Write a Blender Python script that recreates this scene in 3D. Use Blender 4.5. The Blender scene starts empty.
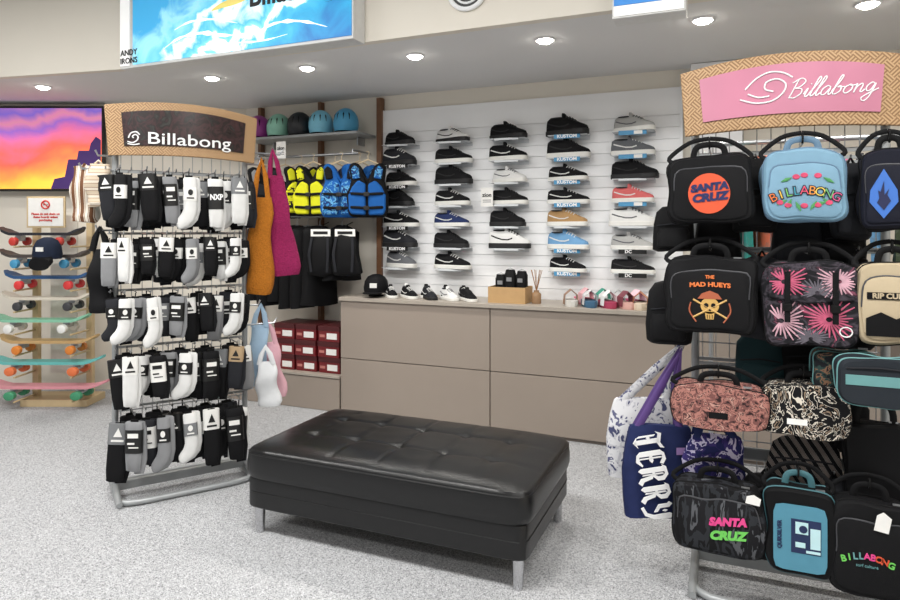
import bpy, bmesh, math, random
from mathutils import Vector, Matrix, noise
random.seed(4)
scene=bpy.context.scene
COL=scene.collection
PI=math.pi
YAW=math.radians(23)
S,Cc=math.sin(YAW),math.cos(YAW)
F=650.;HZ=230.
CAM=Vector((0,0,1.5))
def W(X,Z,z=0): return Vector((X*Cc-Z*S, X*S+Z*Cc, z))
def ray(px,py):
    x=(px-450)/F; return Vector((x*Cc-S, x*S+Cc, -(py-HZ)/F))
def on_y(px,py,wy):
    d=ray(px,py); return CAM+d*(wy/d.y)
def on_z(px,py,z):
    d=ray(px,py); return CAM+d*((z-1.5)/d.z)
def on_plane(px,py,o,yaw):
    n=Vector((math.sin(yaw),-math.cos(yaw),0)); d=ray(px,py)
    return CAM+d*((o-CAM).dot(n)/d.dot(n))
def fit(x0,y0,x1,y1,o,yaw=0.0):
    ex=Vector((math.cos(yaw),math.sin(yaw),0))
    a=on_plane(x0,(y0+y1)/2,o,yaw);b=on_plane(x1,(y0+y1)/2,o,yaw)
    c=on_plane((x0+x1)/2,y0,o,yaw);d=on_plane((x0+x1)/2,y1,o,yaw)
    return ((a+b)/2), (b-a).dot(ex), c.z, d.z      # centre point, width, ztop, zbot

# ---------------------------------------------------------------- materials
def lin(c):
    o=[]
    for v in c:
        v=v/255.
        o.append(v/12.92 if v<=.04045 else ((v+.055)/1.055)**2.4)
    return tuple(o)+(1,)
_m={}
def base(name,rough,metal):
    m=bpy.data.materials.new(name); m.use_nodes=True
    nt=m.node_tree; b=nt.nodes['Principled BSDF']
    b.inputs['Roughness'].default_value=rough; b.inputs['Metallic'].default_value=metal
    if rough>=.7: b.inputs['Specular IOR Level'].default_value=.2
    tc=nt.nodes.new('ShaderNodeTexCoord')
    return m,nt,b,tc
def addbump(nt,tc,b,bump,bs,kind='noise'):
    if kind=='noise':
        n=nt.nodes.new('ShaderNodeTexNoise'); n.inputs['Scale'].default_value=bs; n.inputs['Detail'].default_value=3; out=n.outputs['Fac']
    elif kind=='voronoi':
        n=nt.nodes.new('ShaderNodeTexVoronoi'); n.inputs['Scale'].default_value=bs; out=n.outputs['Distance']
    else:
        n=nt.nodes.new('ShaderNodeTexWave'); n.inputs['Scale'].default_value=bs; out=n.outputs['Fac']
    nt.links.new(tc.outputs['Object'],n.inputs['Vector'])
    bp=nt.nodes.new('ShaderNodeBump'); bp.inputs['Strength'].default_value=bump; bp.inputs['Distance'].default_value=.004
    nt.links.new(out,bp.inputs['Height']); nt.links.new(bp.outputs['Normal'],b.inputs['Normal'])
def mk(name,rgb,rough=.6,metal=0.,var=.08,vs=25,bump=0,bs=250,emit=0,bk='noise'):
    if name in _m: return _m[name]
    m,nt,b,tc=base(name,rough,metal)
    c=lin(rgb)
    n=nt.nodes.new('ShaderNodeTexNoise'); n.inputs['Scale'].default_value=vs
    nt.links.new(tc.outputs['Object'],n.inputs['Vector'])
    mx=nt.nodes.new('ShaderNodeMix'); mx.data_type='RGBA'
    mx.inputs['A'].default_value=tuple(v*(1-var) for v in c[:3])+(1,)
    mx.inputs['B'].default_value=tuple(min(1,v*(1+var)) for v in c[:3])+(1,)
    nt.links.new(n.outputs['Fac'],mx.inputs['Factor'])
    nt.links.new(mx.outputs['Result'],b.inputs['Base Color'])
    if emit:
        nt.links.new(mx.outputs['Result'],b.inputs['Emission Color']); b.inputs['Emission Strength'].default_value=emit
    if bump: addbump(nt,tc,b,bump,bs,bk)
    _m[name]=m; return m
def pat(name,stops,kind='noise',scale=20,rough=.7,const=True,detail=2,dist=0,rot=(0,0,0),sc=(1,1,1),emit=0,bump=0):
    m,nt,b,tc=base(name,rough,0)
    mp=nt.nodes.new('ShaderNodeMapping'); mp.inputs['Rotation'].default_value=rot; mp.inputs['Scale'].default_value=sc
    nt.links.new(tc.outputs['Object'],mp.inputs['Vector'])
    if kind=='noise':
        t=nt.nodes.new('ShaderNodeTexNoise'); t.inputs['Scale'].default_value=scale; t.inputs['Detail'].default_value=detail; t.inputs['Distortion'].default_value=dist; out=t.outputs['Fac']
    elif kind=='voronoi':
        t=nt.nodes.new('ShaderNodeTexVoronoi'); t.inputs['Scale'].default_value=scale; out=t.outputs['Distance']
    elif kind=='grad':
        sx=nt.nodes.new('ShaderNodeSeparateXYZ'); nt.links.new(mp.outputs['Vector'],sx.inputs['Vector'])
        t=nt.nodes.new('ShaderNodeTexNoise'); t.inputs['Scale'].default_value=scale; t.inputs['Detail'].default_value=detail; t.inputs['Distortion'].default_value=.6
        ma=nt.nodes.new('ShaderNodeMath'); ma.operation='MULTIPLY_ADD'
        nt.links.new(t.outputs['Fac'],ma.inputs[0]); ma.inputs[1].default_value=dist; nt.links.new(sx.outputs['Z'],ma.inputs[2]); out=ma.outputs[0]
    else:
        t=nt.nodes.new('ShaderNodeTexWave'); t.inputs['Scale'].default_value=scale; t.inputs['Distortion'].default_value=dist; t.inputs['Detail'].default_value=detail; out=t.outputs['Fac']
    nt.links.new(mp.outputs['Vector'],t.inputs['Vector'])
    r=nt.nodes.new('ShaderNodeValToRGB'); cr=r.color_ramp; cr.interpolation='CONSTANT' if const else 'LINEAR'
    while len(cr.elements)<len(stops): cr.elements.new(.5)
    for e,(p,c) in zip(cr.elements,stops): e.position=p; e.color=lin(c)
    nt.links.new(out,r.inputs['Fac']); nt.links.new(r.outputs['Color'],b.inputs['Base Color'])
    if emit:
        nt.links.new(r.outputs['Color'],b.inputs['Emission Color']); b.inputs['Emission Strength'].default_value=emit
    if bump: addbump(nt,tc,b,bump,300)
    return m
def weave():
    m,nt,b,tc=base('bamboo weave',.55,0)
    mp=nt.nodes.new('ShaderNodeMapping'); mp.inputs['Rotation'].default_value=(0,PI/4,0)
    nt.links.new(tc.outputs['Object'],mp.inputs['Vector'])
    ck=nt.nodes.new('ShaderNodeTexChecker'); ck.inputs['Scale'].default_value=28
    mp2=nt.nodes.new('ShaderNodeMapping'); mp2.inputs['Scale'].default_value=(1,0,1); mp2.inputs['Location'].default_value=(0,.01,0)
    nt.links.new(mp.outputs['Vector'],mp2.inputs['Vector'])
    nt.links.new(mp2.outputs['Vector'],ck.inputs['Vector'])
    ws=[]
    for d in ('X','Z'):
        w=nt.nodes.new('ShaderNodeTexWave'); w.bands_direction=d; w.inputs['Scale'].default_value=26
        nt.links.new(mp2.outputs['Vector'],w.inputs['Vector']); ws.append(w)
    mx=nt.nodes.new('ShaderNodeMix'); mx.data_type='FLOAT'
    nt.links.new(ck.outputs['Fac'],mx.inputs['Factor']); nt.links.new(ws[0].outputs['Fac'],mx.inputs['A']); nt.links.new(ws[1].outputs['Fac'],mx.inputs['B'])
    r=nt.nodes.new('ShaderNodeValToRGB'); r.color_ramp.elements[0].color=lin((132,96,62)); r.color_ramp.elements[1].color=lin((200,166,124))
    nt.links.new(mx.outputs['Result'],r.inputs['Fac']); nt.links.new(r.outputs['Color'],b.inputs['Base Color'])
    return m
def floor_mat():
    m,nt,b,tc=base('speckled vinyl floor',.75,0)
    def rnd(scale):
        v=nt.nodes.new('ShaderNodeTexVoronoi'); v.inputs['Scale'].default_value=scale
        nt.links.new(tc.outputs['Object'],v.inputs['Vector'])
        sp=nt.nodes.new('ShaderNodeSeparateColor'); nt.links.new(v.outputs['Color'],sp.inputs['Color'])
        return sp.outputs['Red']
    r=nt.nodes.new('ShaderNodeValToRGB'); cr=r.color_ramp; cr.interpolation='CONSTANT'
    for e in range(3): cr.elements.new(.5)
    for e,(p,c) in zip(cr.elements,[(0,(118,119,121)),(.14,(160,161,163)),(.42,(181,182,184)),(.74,(195,196,198)),(.92,(214,215,217))]): e.position=p; e.color=lin(c)
    nt.links.new(rnd(290),r.inputs['Fac'])
    r2=nt.nodes.new('ShaderNodeValToRGB'); r2.color_ramp.interpolation='CONSTANT'
    r2.color_ramp.elements[0].color=lin((226,226,226)); r2.color_ramp.elements[1].color=lin((255,255,255)); r2.color_ramp.elements[1].position=.25
    nt.links.new(rnd(170),r2.inputs['Fac'])
    mx=nt.nodes.new('ShaderNodeMix'); mx.data_type='RGBA'; mx.blend_type='MULTIPLY'; mx.inputs['Factor'].default_value=1
    nt.links.new(r.outputs['Color'],mx.inputs['A']); nt.links.new(r2.outputs['Color'],mx.inputs['B'])
    nt.links.new(mx.outputs['Result'],b.inputs['Base Color'])
    return m
BLACK=mk('black fabric',(17,17,19),.75,bump=.3,bs=400)
BLACK2=mk('black nylon',(11,11,13),.7,bump=.2,bs=600)
DARK=mk('charcoal fabric',(38,39,43),.8,bump=.3)
WHITE=mk('white knit',(222,222,220),.85,bump=.3)
GREY=mk('grey knit',(136,137,139),.85,bump=.3)
PAPERK=mk('black card',(14,14,14),.45)
PAPERW=mk('white card',(235,234,230),.6)
PAPERT=mk('tan card',(176,150,116),.6)
PAPERG=mk('grey card',(120,122,124),.6)
KRAFT=mk('kraft card',(186,152,108),.7)
STEEL=mk('satin steel',(176,178,180),.35,.8)
CHROME=mk('chrome',(200,200,202),.15,1)
GPAINT=mk('grey painted steel',(160,163,164),.4,.3)
WALLC=mk('cream wall paint',(226,220,208),.8,var=.02,vs=3)
CEILC=mk('white ceiling paint',(222,222,222),.85,var=.02,vs=3)
SLAT=mk('white slat laminate',(240,241,242),.45,var=.02,vs=4)
GROOVE=mk('pale grey groove backing',(236,237,238),.6)  # pale grey backing board that shows in the slat gaps
TAUPE=mk('taupe laminate',(152,140,129),.45,var=.03,vs=5)
TAUPED=mk('taupe edge',(112,103,95),.5,var=.03)
TOPM=mk('greige benchtop',(166,157,146),.4,var=.03)
WOODD=mk('walnut trim',(112,76,50),.5,var=.25,vs=14)
WOODL=mk('pale ply',(205,182,142),.55,var=.12,vs=9)
LEATHER=mk('black leather',(10,10,11),.33,var=.2,vs=8,bump=.1,bs=240,bk='voronoi')
RUBBER=mk('black rubber',(12,12,12),.7)
WEAVE=weave()
RED=mk('red card',(112,22,28),.5); REDD=mk('dark red card',(72,15,19),.5)
TXTW=mk('white print',(240,240,240),.5,var=.01); TXTK=mk('black print',(15,15,15),.5)
ACRYL=mk('clear white acrylic',(215,219,222),.2,var=.02)
def solid(n,rgb,r=.7): return mk(n,rgb,r,bump=.15)

# ---------------------------------------------------------------- mesh builder
def sup(th,a,b,e):
    c=abs(math.cos(th))/a; s=abs(math.sin(th))/b
    r=1/((c**e+s**e)**(1/e)); return r*math.cos(th), r*math.sin(th)
class MB:
    def __init__(s): s.v=[]; s.f=[]
    def add(s,v,f):
        o=len(s.v); s.v+=[Vector(p) for p in v]; s.f+=[tuple(i+o for i in q) for q in f]; return s
    def box(s,cx,cy,cz,sx,sy,sz,rz=0,ry=0,rx=0):
        R=Matrix.Rotation(rz,3,'Z')@Matrix.Rotation(ry,3,'Y')@Matrix.Rotation(rx,3,'X')
        v=[R@Vector((x*sx/2,y*sy/2,z*sz/2))+Vector((cx,cy,cz)) for x in(-1,1) for y in(-1,1) for z in(-1,1)]
        return s.add(v,[(0,1,3,2),(4,6,7,5),(0,4,5,1),(2,3,7,6),(0,2,6,4),(1,5,7,3)])
    def tube(s,pts,r,n=8,closed=False,ref=None,rb=None,cap=True):
        pts=[Vector(p) for p in pts]; m=len(pts)
        ra=r if isinstance(r,(list,tuple)) else [r]*m
        rbl=ra if rb is None else (rb if isinstance(rb,(list,tuple)) else [rb]*m)
        rings=[]; prev=None
        for i in range(m):
            if closed: t=pts[(i+1)%m]-pts[i-1]
            else: t=pts[min(i+1,m-1)]-pts[max(i-1,0)]
            if t.length<1e-9: t=Vector((0,0,1))
            t.normalize()
            if ref is not None: b=Vector(ref)
            elif prev is not None: b=prev
            else: b=Vector((0,0,1)) if abs(t.z)<.9 else Vector((1,0,0))
            b=b-t*b.dot(t)
            if b.length<1e-6: b=Vector((1,0,0))-t*t.x
            b.normalize(); prev=b; a=t.cross(b)
            rings.append([pts[i]+a*(ra[i]*math.cos(2*PI*k/n))+b*(rbl[i]*math.sin(2*PI*k/n)) for k in range(n)])
        v=[p for R in rings for p in R]; f=[]
        for i in range(m if closed else m-1):
            j=(i+1)%m
            for k in range(n): f.append((i*n+k,i*n+(k+1)%n,j*n+(k+1)%n,j*n+k))
        if not closed and cap: f.append(tuple(range(n))[::-1]); f.append(tuple((m-1)*n+k for k in range(n)))
        return s.add(v,f)
    def loft(s,secs,n=28,e=4,axis='z',caps=True):
        v=[];f=[]
        for sec in secs:
            p,ca,cb,a,b=sec[:5]; ee=sec[5] if len(sec)>5 else e
            for k in range(n):
                x,y=sup(2*PI*(k+.5)/n,a,b,ee); x+=ca;y+=cb
                v.append((x,y,p) if axis=='z' else (x,p,y) if axis=='y' else (p,x,y))
        m=len(secs)
        for i in range(m-1):
            for k in range(n): f.append((i*n+k,i*n+(k+1)%n,(i+1)*n+(k+1)%n,(i+1)*n+k))
        if caps: f.append(tuple(range(n))[::-1]); f.append(tuple((m-1)*n+k for k in range(n)))
        return s.add(v,f)
    def lathe(s,prof,n=20,c=(0,0,0),sx=1,sy=1):
        v=[(c[0]+r*math.cos(2*PI*k/n)*sx,c[1]+r*math.sin(2*PI*k/n)*sy,c[2]+z) for r,z in prof for k in range(n)]
        f=[(i*n+k,i*n+(k+1)%n,(i+1)*n+(k+1)%n,(i+1)*n+k) for i in range(len(prof)-1) for k in range(n)]
        f.append(tuple(range(n))[::-1]); f.append(tuple((len(prof)-1)*n+k for k in range(n)))
        return s.add(v,f)
    def prism(s,poly,y0,y1):      # polygon in xz extruded along y
        n=len(poly); v=[(x,y0,z) for x,z in poly]+[(x,y1,z) for x,z in poly]
        f=[tuple(range(n)),tuple(range(n,2*n))[::-1]]+[(k,(k+1)%n,n+(k+1)%n,n+k) for k in range(n)]
        return s.add(v,f)
    def prismz(s,poly,z0,z1):
        n=len(poly); v=[(x,y,z0) for x,y in poly]+[(x,y,z1) for x,y in poly]
        f=[tuple(range(n)),tuple(range(n,2*n))[::-1]]+[(k,(k+1)%n,n+(k+1)%n,n+k) for k in range(n)]
        return s.add(v,f)
    def wob(s,amp,freq=9,seed=0,yk=0):
        for p in s.v:
            n=noise.noise_vector(Vector((p.x*freq+seed,p.y*freq,p.z*freq+seed*.7)))
            p.x+=n.x*amp; p.z+=n.z*amp; p.y+=n.y*amp*yk
        return s
    def build(s,name,mat,parent=None,smooth=True,bevel=0,seg=2,loc=None):
        me=bpy.data.meshes.new(name); me.from_pydata(s.v,[],s.f); me.materials.append(mat)
        bm=bmesh.new(); bm.from_mesh(me); bmesh.ops.recalc_face_normals(bm,faces=bm.faces); bm.to_mesh(me); bm.free()
        o=bpy.data.objects.new(name,me); COL.objects.link(o)
        if parent: o.parent=parent
        if loc is not None: o.location=loc
        if smooth:
            for p in me.polygons: p.use_smooth=True
            me.set_sharp_from_angle(angle=math.radians(42))
        if bevel:
            b=o.modifiers.new('bevel','BEVEL'); b.width=bevel; b.segments=seg; b.limit_method='ANGLE'
        return o
def crom(P,k=6):
    P=[Vector(p) for p in P]; out=[]
    for i in range(len(P)-1):
        p0=P[max(i-1,0)];p1=P[i];p2=P[i+1];p3=P[min(i+2,len(P)-1)]
        for j in range(k):
            t=j/k
            out.append(.5*((2*p1)+(p2-p0)*t+(2*p0-5*p1+4*p2-p3)*t*t+(3*p1-p0-3*p2+p3)*t**3))
    return out+[P[-1]]
def thing(name,label,cat,loc=(0,0,0),rz=0,group=None):
    o=bpy.data.objects.new(name,None); COL.objects.link(o); o.empty_display_size=.05
    o.location=loc; o.rotation_euler=(0,0,rz); o['label']=label; o['category']=cat
    if group: o['group']=group
    return o
def tag(o,label,cat,group=None):
    o['label']=label; o['category']=cat
    if group: o['group']=group
    return o
def struct(o): o['kind']='structure'; return o
def setmat(o,m):
    o.material_slots[0].link='OBJECT'; o.material_slots[0].material=m
def clone(root,loc,rz,label,group=None,mats=None,scale=1):
    r=root.copy(); COL.objects.link(r); r.location=loc; r.rotation_euler=(0,0,rz); r.scale=(scale,)*3 if not isinstance(scale,tuple) else scale
    r['label']=label
    if group: r['group']=group
    for ch in list(root.children):
        c=ch.copy(); COL.objects.link(c); c.parent=r
        k=ch.name.split('.')[0]
        if mats and k in mats: setmat(c,mats[k])
        for g in ch.children:
            d=g.copy(); COL.objects.link(d); d.parent=c
            k=g.name.split('.')[0]
            if mats and k in mats: setmat(d,mats[k])
    return r
def recolor(root,mats):
    for ch in root.children:
        k=ch.name.split('.')[0]
        if k in mats: setmat(ch,mats[k])
def text(parent,body,size,mat,loc=(0,0,0),rot=0,bold=0,shear=0,sx=1,ext=.0012,bend=None,name='lettering',arc=0,spacing=1):
    cu=bpy.data.curves.new('tmp','FONT'); cu.body=body; cu.size=size; cu.align_x='CENTER'; cu.align_y='CENTER'
    cu.extrude=ext; cu.offset=bold; cu.shear=shear; cu.resolution_u=3; cu.space_character=spacing
    t=bpy.data.objects.new('tmp',cu); me=bpy.data.meshes.new_from_object(t)
    bpy.data.objects.remove(t); bpy.data.curves.remove(cu)
    me.materials.clear(); me.materials.append(mat)
    c,s_=math.cos(rot),math.sin(rot)
    for v in me.vertices:
        x,y,z=v.co; x*=sx
        if arc: y-=arc*x*x
        x,y=x*c-y*s_, x*s_+y*c
        X=x+loc[0]; Y=loc[1]-z-ext; Zz=y+loc[2]
        if bend: Y+=bend(X)
        v.co=(X,Y,Zz)
    me.name=name
    o=bpy.data.objects.new(name,me); COL.objects.link(o); o.parent=parent
    return o
ORD=['first','second','third','fourth','fifth','sixth','seventh','eighth','ninth','tenth','eleventh']

# ---------------------------------------------------------------- room
def wallstrip(name,pts,z0,z1,mat,t=.1):
    m=MB()
    for i in range(len(pts)-1):
        a=Vector(pts[i]).to_2d();b=Vector(pts[i+1]).to_2d(); d=(b-a).normalized(); n=Vector((-d.y,d.x))*t
        m.add([(a.x,a.y,z0),(b.x,b.y,z0),(b.x,b.y,z1),(a.x,a.y,z1),(a.x+n.x,a.y+n.y,z0),(b.x+n.x,b.y+n.y,z0),(b.x+n.x,b.y+n.y,z1),(a.x+n.x,a.y+n.y,z1)],
              [(0,1,2,3),(4,7,6,5),(0,4,5,1),(3,2,6,7),(0,3,7,4),(1,5,6,2)])
    return struct(m.build(name,mat,smooth=False))
struct(MB().box(-1.5,1.5,-.05,13,10.5,.1).build('floor',floor_mat(),smooth=False))
WY=5.05; SOF=2.68
lw=[W(-6.9,5.3),W(-5.6,6.0),W(-4.4,6.1),W(-3.19,6.12),(-4.7,4.78,0),(-4.32,WY+.02,0)]
wallstrip('wall_left',lw,0,2.75,WALLC)
wallstrip('wall_back',[(-4.32,WY+.02,0),(3.2,WY+.02,0)],0,2.75,WALLC)
wallstrip('wall_right',[(3.2,WY+.02,0),(3.2,-3,0)],0,3.5,WALLC)
edge=[(-7.6,2.5),(-6.8,2.78),(-6.0,3.03),(-5.15,3.26),(-4.61,3.36),(-4.06,3.45),(-3.4,3.52),(-2.6,3.55),(3.3,3.55)]
struct(MB().prismz([(x,y+.03) for x,y in edge]+[(3.3,5.2),(-7.6,5.2)],SOF+.004,SOF+.05).build('ceiling_soffit',CEILC,smooth=False))
wallstrip('wall_fascia',[(x,y,0) for x,y in edge],SOF,3.5,WALLC,.06)
struct(MB().box(-1.5,.6,3.45,13,7.2,.08).build('ceiling',CEILC,smooth=False))
struct(MB().box(-.06,WY-.06,1.82,.34,.14,1.72).build('wall_pillar',SLAT,smooth=False,bevel=.004))
struct(MB().box(-2.80,WY-.02,1.8,.05,.06,1.72).build('trim_1',WOODD,smooth=False,bevel=.003))
struct(MB().box(-3.42,5.03,1.48,.035,.06,2.38).build('trim_2',WOODD,smooth=False,bevel=.003))
struct(MB().box(-4.1,5.03,1.48,.035,.06,2.38).build('trim_3',WOODD,smooth=False,bevel=.003))

# round air vent on fascia
p=on_y(468,-10,3.55)
v=thing('air_vent','round white air vent on the fascia above the slat wall','vent',(p.x,3.545,p.z))
MB().tube([(.115*math.cos(a*PI/16),-.008,.115*math.sin(a*PI/16)) for a in range(32)],.014,8,True).build('rim',SLAT,v)
MB().loft([(-.001,0,0,.105,.105),(-.004,0,0,.105,.105)],32,2,'y').build('backing',mk('vent dark',(70,70,70)),v)
m=MB()
for r in (.03,.055,.08): m.tube([(r*math.cos(a*PI/12),-.008,r*math.sin(a*PI/12)) for a in range(24)],.007,6,True)
m.build('louvre',SLAT,v)

# downlights
LENS=mk('lamp lens',(255,248,235),.4,emit=40,var=0)
for i,(px,py) in enumerate([(43,87),(212,78),(307,68),(415,56),(545,40),(703,20),(868,4)]):
    q=on_z(px,py,SOF)
    d=thing('downlight','small round recessed ceiling downlight, %s from the left along the soffit'%ORD[i],'ceiling light',(q.x,q.y,SOF+.004),0,'soffit downlights')
    MB().tube([(.055*math.cos(a*PI/12),.055*math.sin(a*PI/12),-.002) for a in range(24)],.008,6,True).build('trim_ring',SLAT,d)
    MB().lathe([(.05,0),(.047,-.012),(.034,-.022),(.0,-.025)],20).build('lens',LENS,d)
    l=bpy.data.lights.new('spot','SPOT'); l.energy=40; l.spot_size=math.radians(120); l.spot_blend=.8; l.shadow_soft_size=.05; l.color=(1,.97,.92)
    lo=bpy.data.objects.new('downlight_lamp',l); COL.objects.link(lo); lo.location=(q.x,q.y,SOF-.035)

# light boxes
def picture_mat():
    return pat('surf picture',[(0,(20,110,175)),(.22,(40,160,205)),(.34,(70,180,215)),(.38,(225,243,247)),(.45,(240,248,250)),(.48,(120,205,225)),(.55,(70,180,215)),(.64,(235,246,250)),(.7,(215,238,244)),(.74,(95,190,220)),(.86,(150,215,232)),(1,(60,160,210))],'grad',4.2,.4,False,9,.75,rot=(0,.5,0),emit=.6)
a=on_y(120,68,3.40); b=on_y(353,40,3.40); zb=(a.z+b.z)/2
lb=thing('light_box_sign','long backlit surf picture sign hanging under the ceiling above the sock rack','sign',((a.x+b.x)/2,3.472,zb))
w=b.x-a.x
MB().box(0,0,.36,w,.14,.72).build('case',mk('white sign case',(215,215,213),.4),lb,False,.004)
pn=MB().box(.06,-.073,.365,w-.14,.006,.69).build('picture',picture_mat(),lb,False)
st=MB().box(-w/2+.05,-.073,.365,.09,.006,.69).build('white_strip',mk('lit white',(240,240,238),emit=.4,var=0),lb,False)
text(lb,'ANDY\nIRONS',.058,TXTK,(-w/2+.095,-.078,.08),bold=.001)
FOAM=mk('lit foam',(245,250,252),emit=.55,var=.04,vs=12)
for P,rr in (([(-.55,.1),(-.4,.16),(-.2,.17),(0,.13),(.2,.12)],.018),([(-.45,.22),(-.3,.26),(-.1,.25),(.1,.2)],.012),([(.2,.1),(.4,.16),(.6,.15),(.8,.09)],.014),([(-.1,.08),(.1,.07),(.3,.06),(.5,.08)],.008)):
    C_=crom([(x,-.079,z) for x,z in P],4); L_=len(C_)
    MB().tube(C_,[.001+rr*abs(math.sin(PI*i/(L_-1)))*(.6+.4*math.sin(i*2.3)) for i in range(L_)],8,ref=(0,1,0),rb=.002).build('foam_streak',FOAM,lb)
C_=crom([(-.12,-.08,.31),(-.02,-.08,.335),(.12,-.08,.35),(.24,-.08,.37)],4); L_=len(C_)
MB().tube(C_,[.002+.02*math.sin(PI*i/(L_-1)) for i in range(L_)],8,ref=(0,1,0),rb=.002).build('board_shape',mk('lit yellow',(235,215,120),emit=.4,var=0),lb)
text(lb,'Billabong',.2,TXTK,(.52,-.078,.355),bold=.004,sx=.9)
a=on_y(612,19,3.40); b=on_y(686,10,3.40)
l2=thing('light_box_sign','small blue and white light box hanging above the right end of slat wall','sign',((a.x+b.x)/2,3.472,(a.z+b.z)/2))
w=b.x-a.x
MB().box(0,0,.3,w,.14,.6).build('case',mk('white sign case',(215,215,213)),l2,False,.004)
MB().box(0,-.073,.33,w-.02,.006,.53).build('picture',mk('lit blue',(60,130,200),emit=.5,var=.3,vs=6),l2,False)
MB().box(0,-.074,.035,w-.02,.006,.05).build('white_strip',mk('lit white',(240,240,238)),l2,False)

# TV
o=W(0,5.98); c,w,zt,zb=fit(-70,106,103,191,o,YAW)
tv=thing('television','large wall mounted television showing a purple and orange sunset','television',(c.x,c.y,zb),YAW)
h=zt-zb
MB().box(0,.03,h/2,w,.05,h).build('case',PAPERK,tv,False,.004)
tvm=pat('sunset screen',[(0,(250,190,70)),(.1,(252,150,70)),(.22,(244,100,80)),(.34,(226,110,150)),(.46,(150,100,190)),(.54,(214,130,160)),(.62,(120,96,190)),(.72,(180,120,180)),(.82,(86,92,190))],'grad',1.6,.3,False,4,.6,rot=(0,.12,0),sc=(.7,1,1),emit=.75)
MB().box(0,0,0,w-.03,.004,h-.04).build('screen',tvm,tv,False,loc=(0,.002,h/2))
m=MB()
sil=[(w*.2,-h*.5+.02),(w*.5-.02,-h*.5+.02),(w*.5-.02,h*.1),(w*.46,h*.14),(w*.43,h*.06),(w*.42,-.02),(w*.36,-.02),(w*.35,-.1),(w*.3,-.1),(w*.28,-.26),(w*.22,-.28)]
m.prism([(x,z+h/2) for x,z in sil],-.001,-.003); m.build('skyline',mk('screen silhouette',(60,34,96),emit=.3),tv,False)

# ---------------------------------------------------------------- slat wall
sw=thing('slat_wall','white grooved slat wall panel carrying columns of shoes','display wall',(-1.54,WY,.95))
MB().box(0,.006,.8,2.46,.014,1.6).build('backing',GROOVE,sw,False)
m=MB(); k=0
while k*.0875<1.39:
    m.box(0,-.005,k*.0875+.041,2.46,.01,.0835); k+=1
m.box(0,-.005,(k*.0875+1.6)/2,2.46,.01,1.6-k*.0875)
m.build('slats',SLAT,sw,False,.001,1)
for s in (-1,1): MB().box(s*1.24,-.005,.8,.02,.03,1.6).build('edge_strip',SLAT,sw,False)

# shoes
LSTN=[(-.14,.012,.055),(-.135,.024,.086),(-.115,.034,.098),(-.07,.037,.092),(-.03,.038,.094),(.005,.04,.096),(.03,.042,.087),(.06,.044,.072),(.09,.044,.06),(.115,.038,.052),(.133,.026,.044),(.142,.01,.034)]
def interp(x):
    for (x0,w0,h0),(x1,w1,h1) in zip(LSTN,LSTN[1:]):
        if x0<=x<=x1:
            t=(x-x0)/(x1-x0); return w0+(w1-w0)*t,h0+(h1-h0)*t
    return .02,.04
def shoe(label,loc,rz,group,upper,sole,accent,name='skate_shoe'):
    r=thing(name,label,'shoe',loc,rz,group)
    m=MB()
    n=14; v=[];f=[]
    for x,wd,hh in LSTN:
        for k in range(n):
            th=PI*k/(n-1); cx=math.cos(th); sy=max(0.,math.sin(th))
            yy=wd*(abs(cx)**.8)*(1 if cx>0 else -1); zz=.018+(hh-.018)*sy**.62
            yy*= 1-.28*(zz-.018)/.08
            v.append((x,yy,zz))
    N=len(LSTN)
    for i in range(N-1):
        for k in range(n): f.append((i*n+k,i*n+(k+1)%n,(i+1)*n+(k+1)%n,(i+1)*n+k))
    f.append(tuple(range(n))); f.append(tuple((N-1)*n+k for k in range(n)))
    m.add(v,f).build('upper',upper,r)
    out=[(x,wd+.004) for x,wd,h in LSTN]
    poly=[(x*1.02,-w) for x,w in out]+[(x*1.02,w) for x,w in out[::-1]]
    MB().prismz(poly,0,.027).build('sole',sole,r,True,.004)
    MB().loft([(.09,-.072,0,.046,.024),(.0965,-.072,0,.044,.022)],18,2.2).build('lining',DARK,r)
    MB().loft([(.07,-.012,0,.02,.02),(.108,-.022,0,.012,.018),(.116,-.026,0,.006,.014)],12,2.5).build('tongue',upper,r)
    m=MB()
    for x in (0,.018,.036,.054):
        wd,hh=interp(x)
        m.tube([(x+.004,-.024,hh-.008),(x,0,hh+.003),(x+.004,.024,hh-.008)],.0032,6)
    m.build('laces',accent,r)
    for s in (-1,1):
        m=MB()
        pts=[]
        for x,t in ((-.12,.62),(-.08,.48),(-.04,.36),(0,.34),(.03,.5)):
            wd,hh=interp(x); zz=.018+(hh-.018)*t
            pts.append((x,s*(wd*(1-.28*(zz-.018)/.08)*(.93)+.0),zz))
        m.tube(pts,.0042,6).build('side_stripe',accent,r)
    return r
WSOLE=mk('white rubber sole',(226,225,220),.55); NAVY=mk('navy suede',(40,52,92),.8); TAN=mk('tan suede',(168,134,92),.8)
PINKS=mk('pink red canvas',(206,104,104),.75); SKY=mk('sky blue canvas',(110,156,196),.75); LG=mk('light grey suede',(172,172,170),.8); CANW=mk('white canvas',(222,222,220),.75); GUM=mk('gum sole',(150,104,62),.6)
BSH=mk('black suede',(18,18,20),.75); BSOLE=mk('black sole',(24,24,26),.6); MG=mk('mid grey canvas',(98,100,104),.8)
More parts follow.
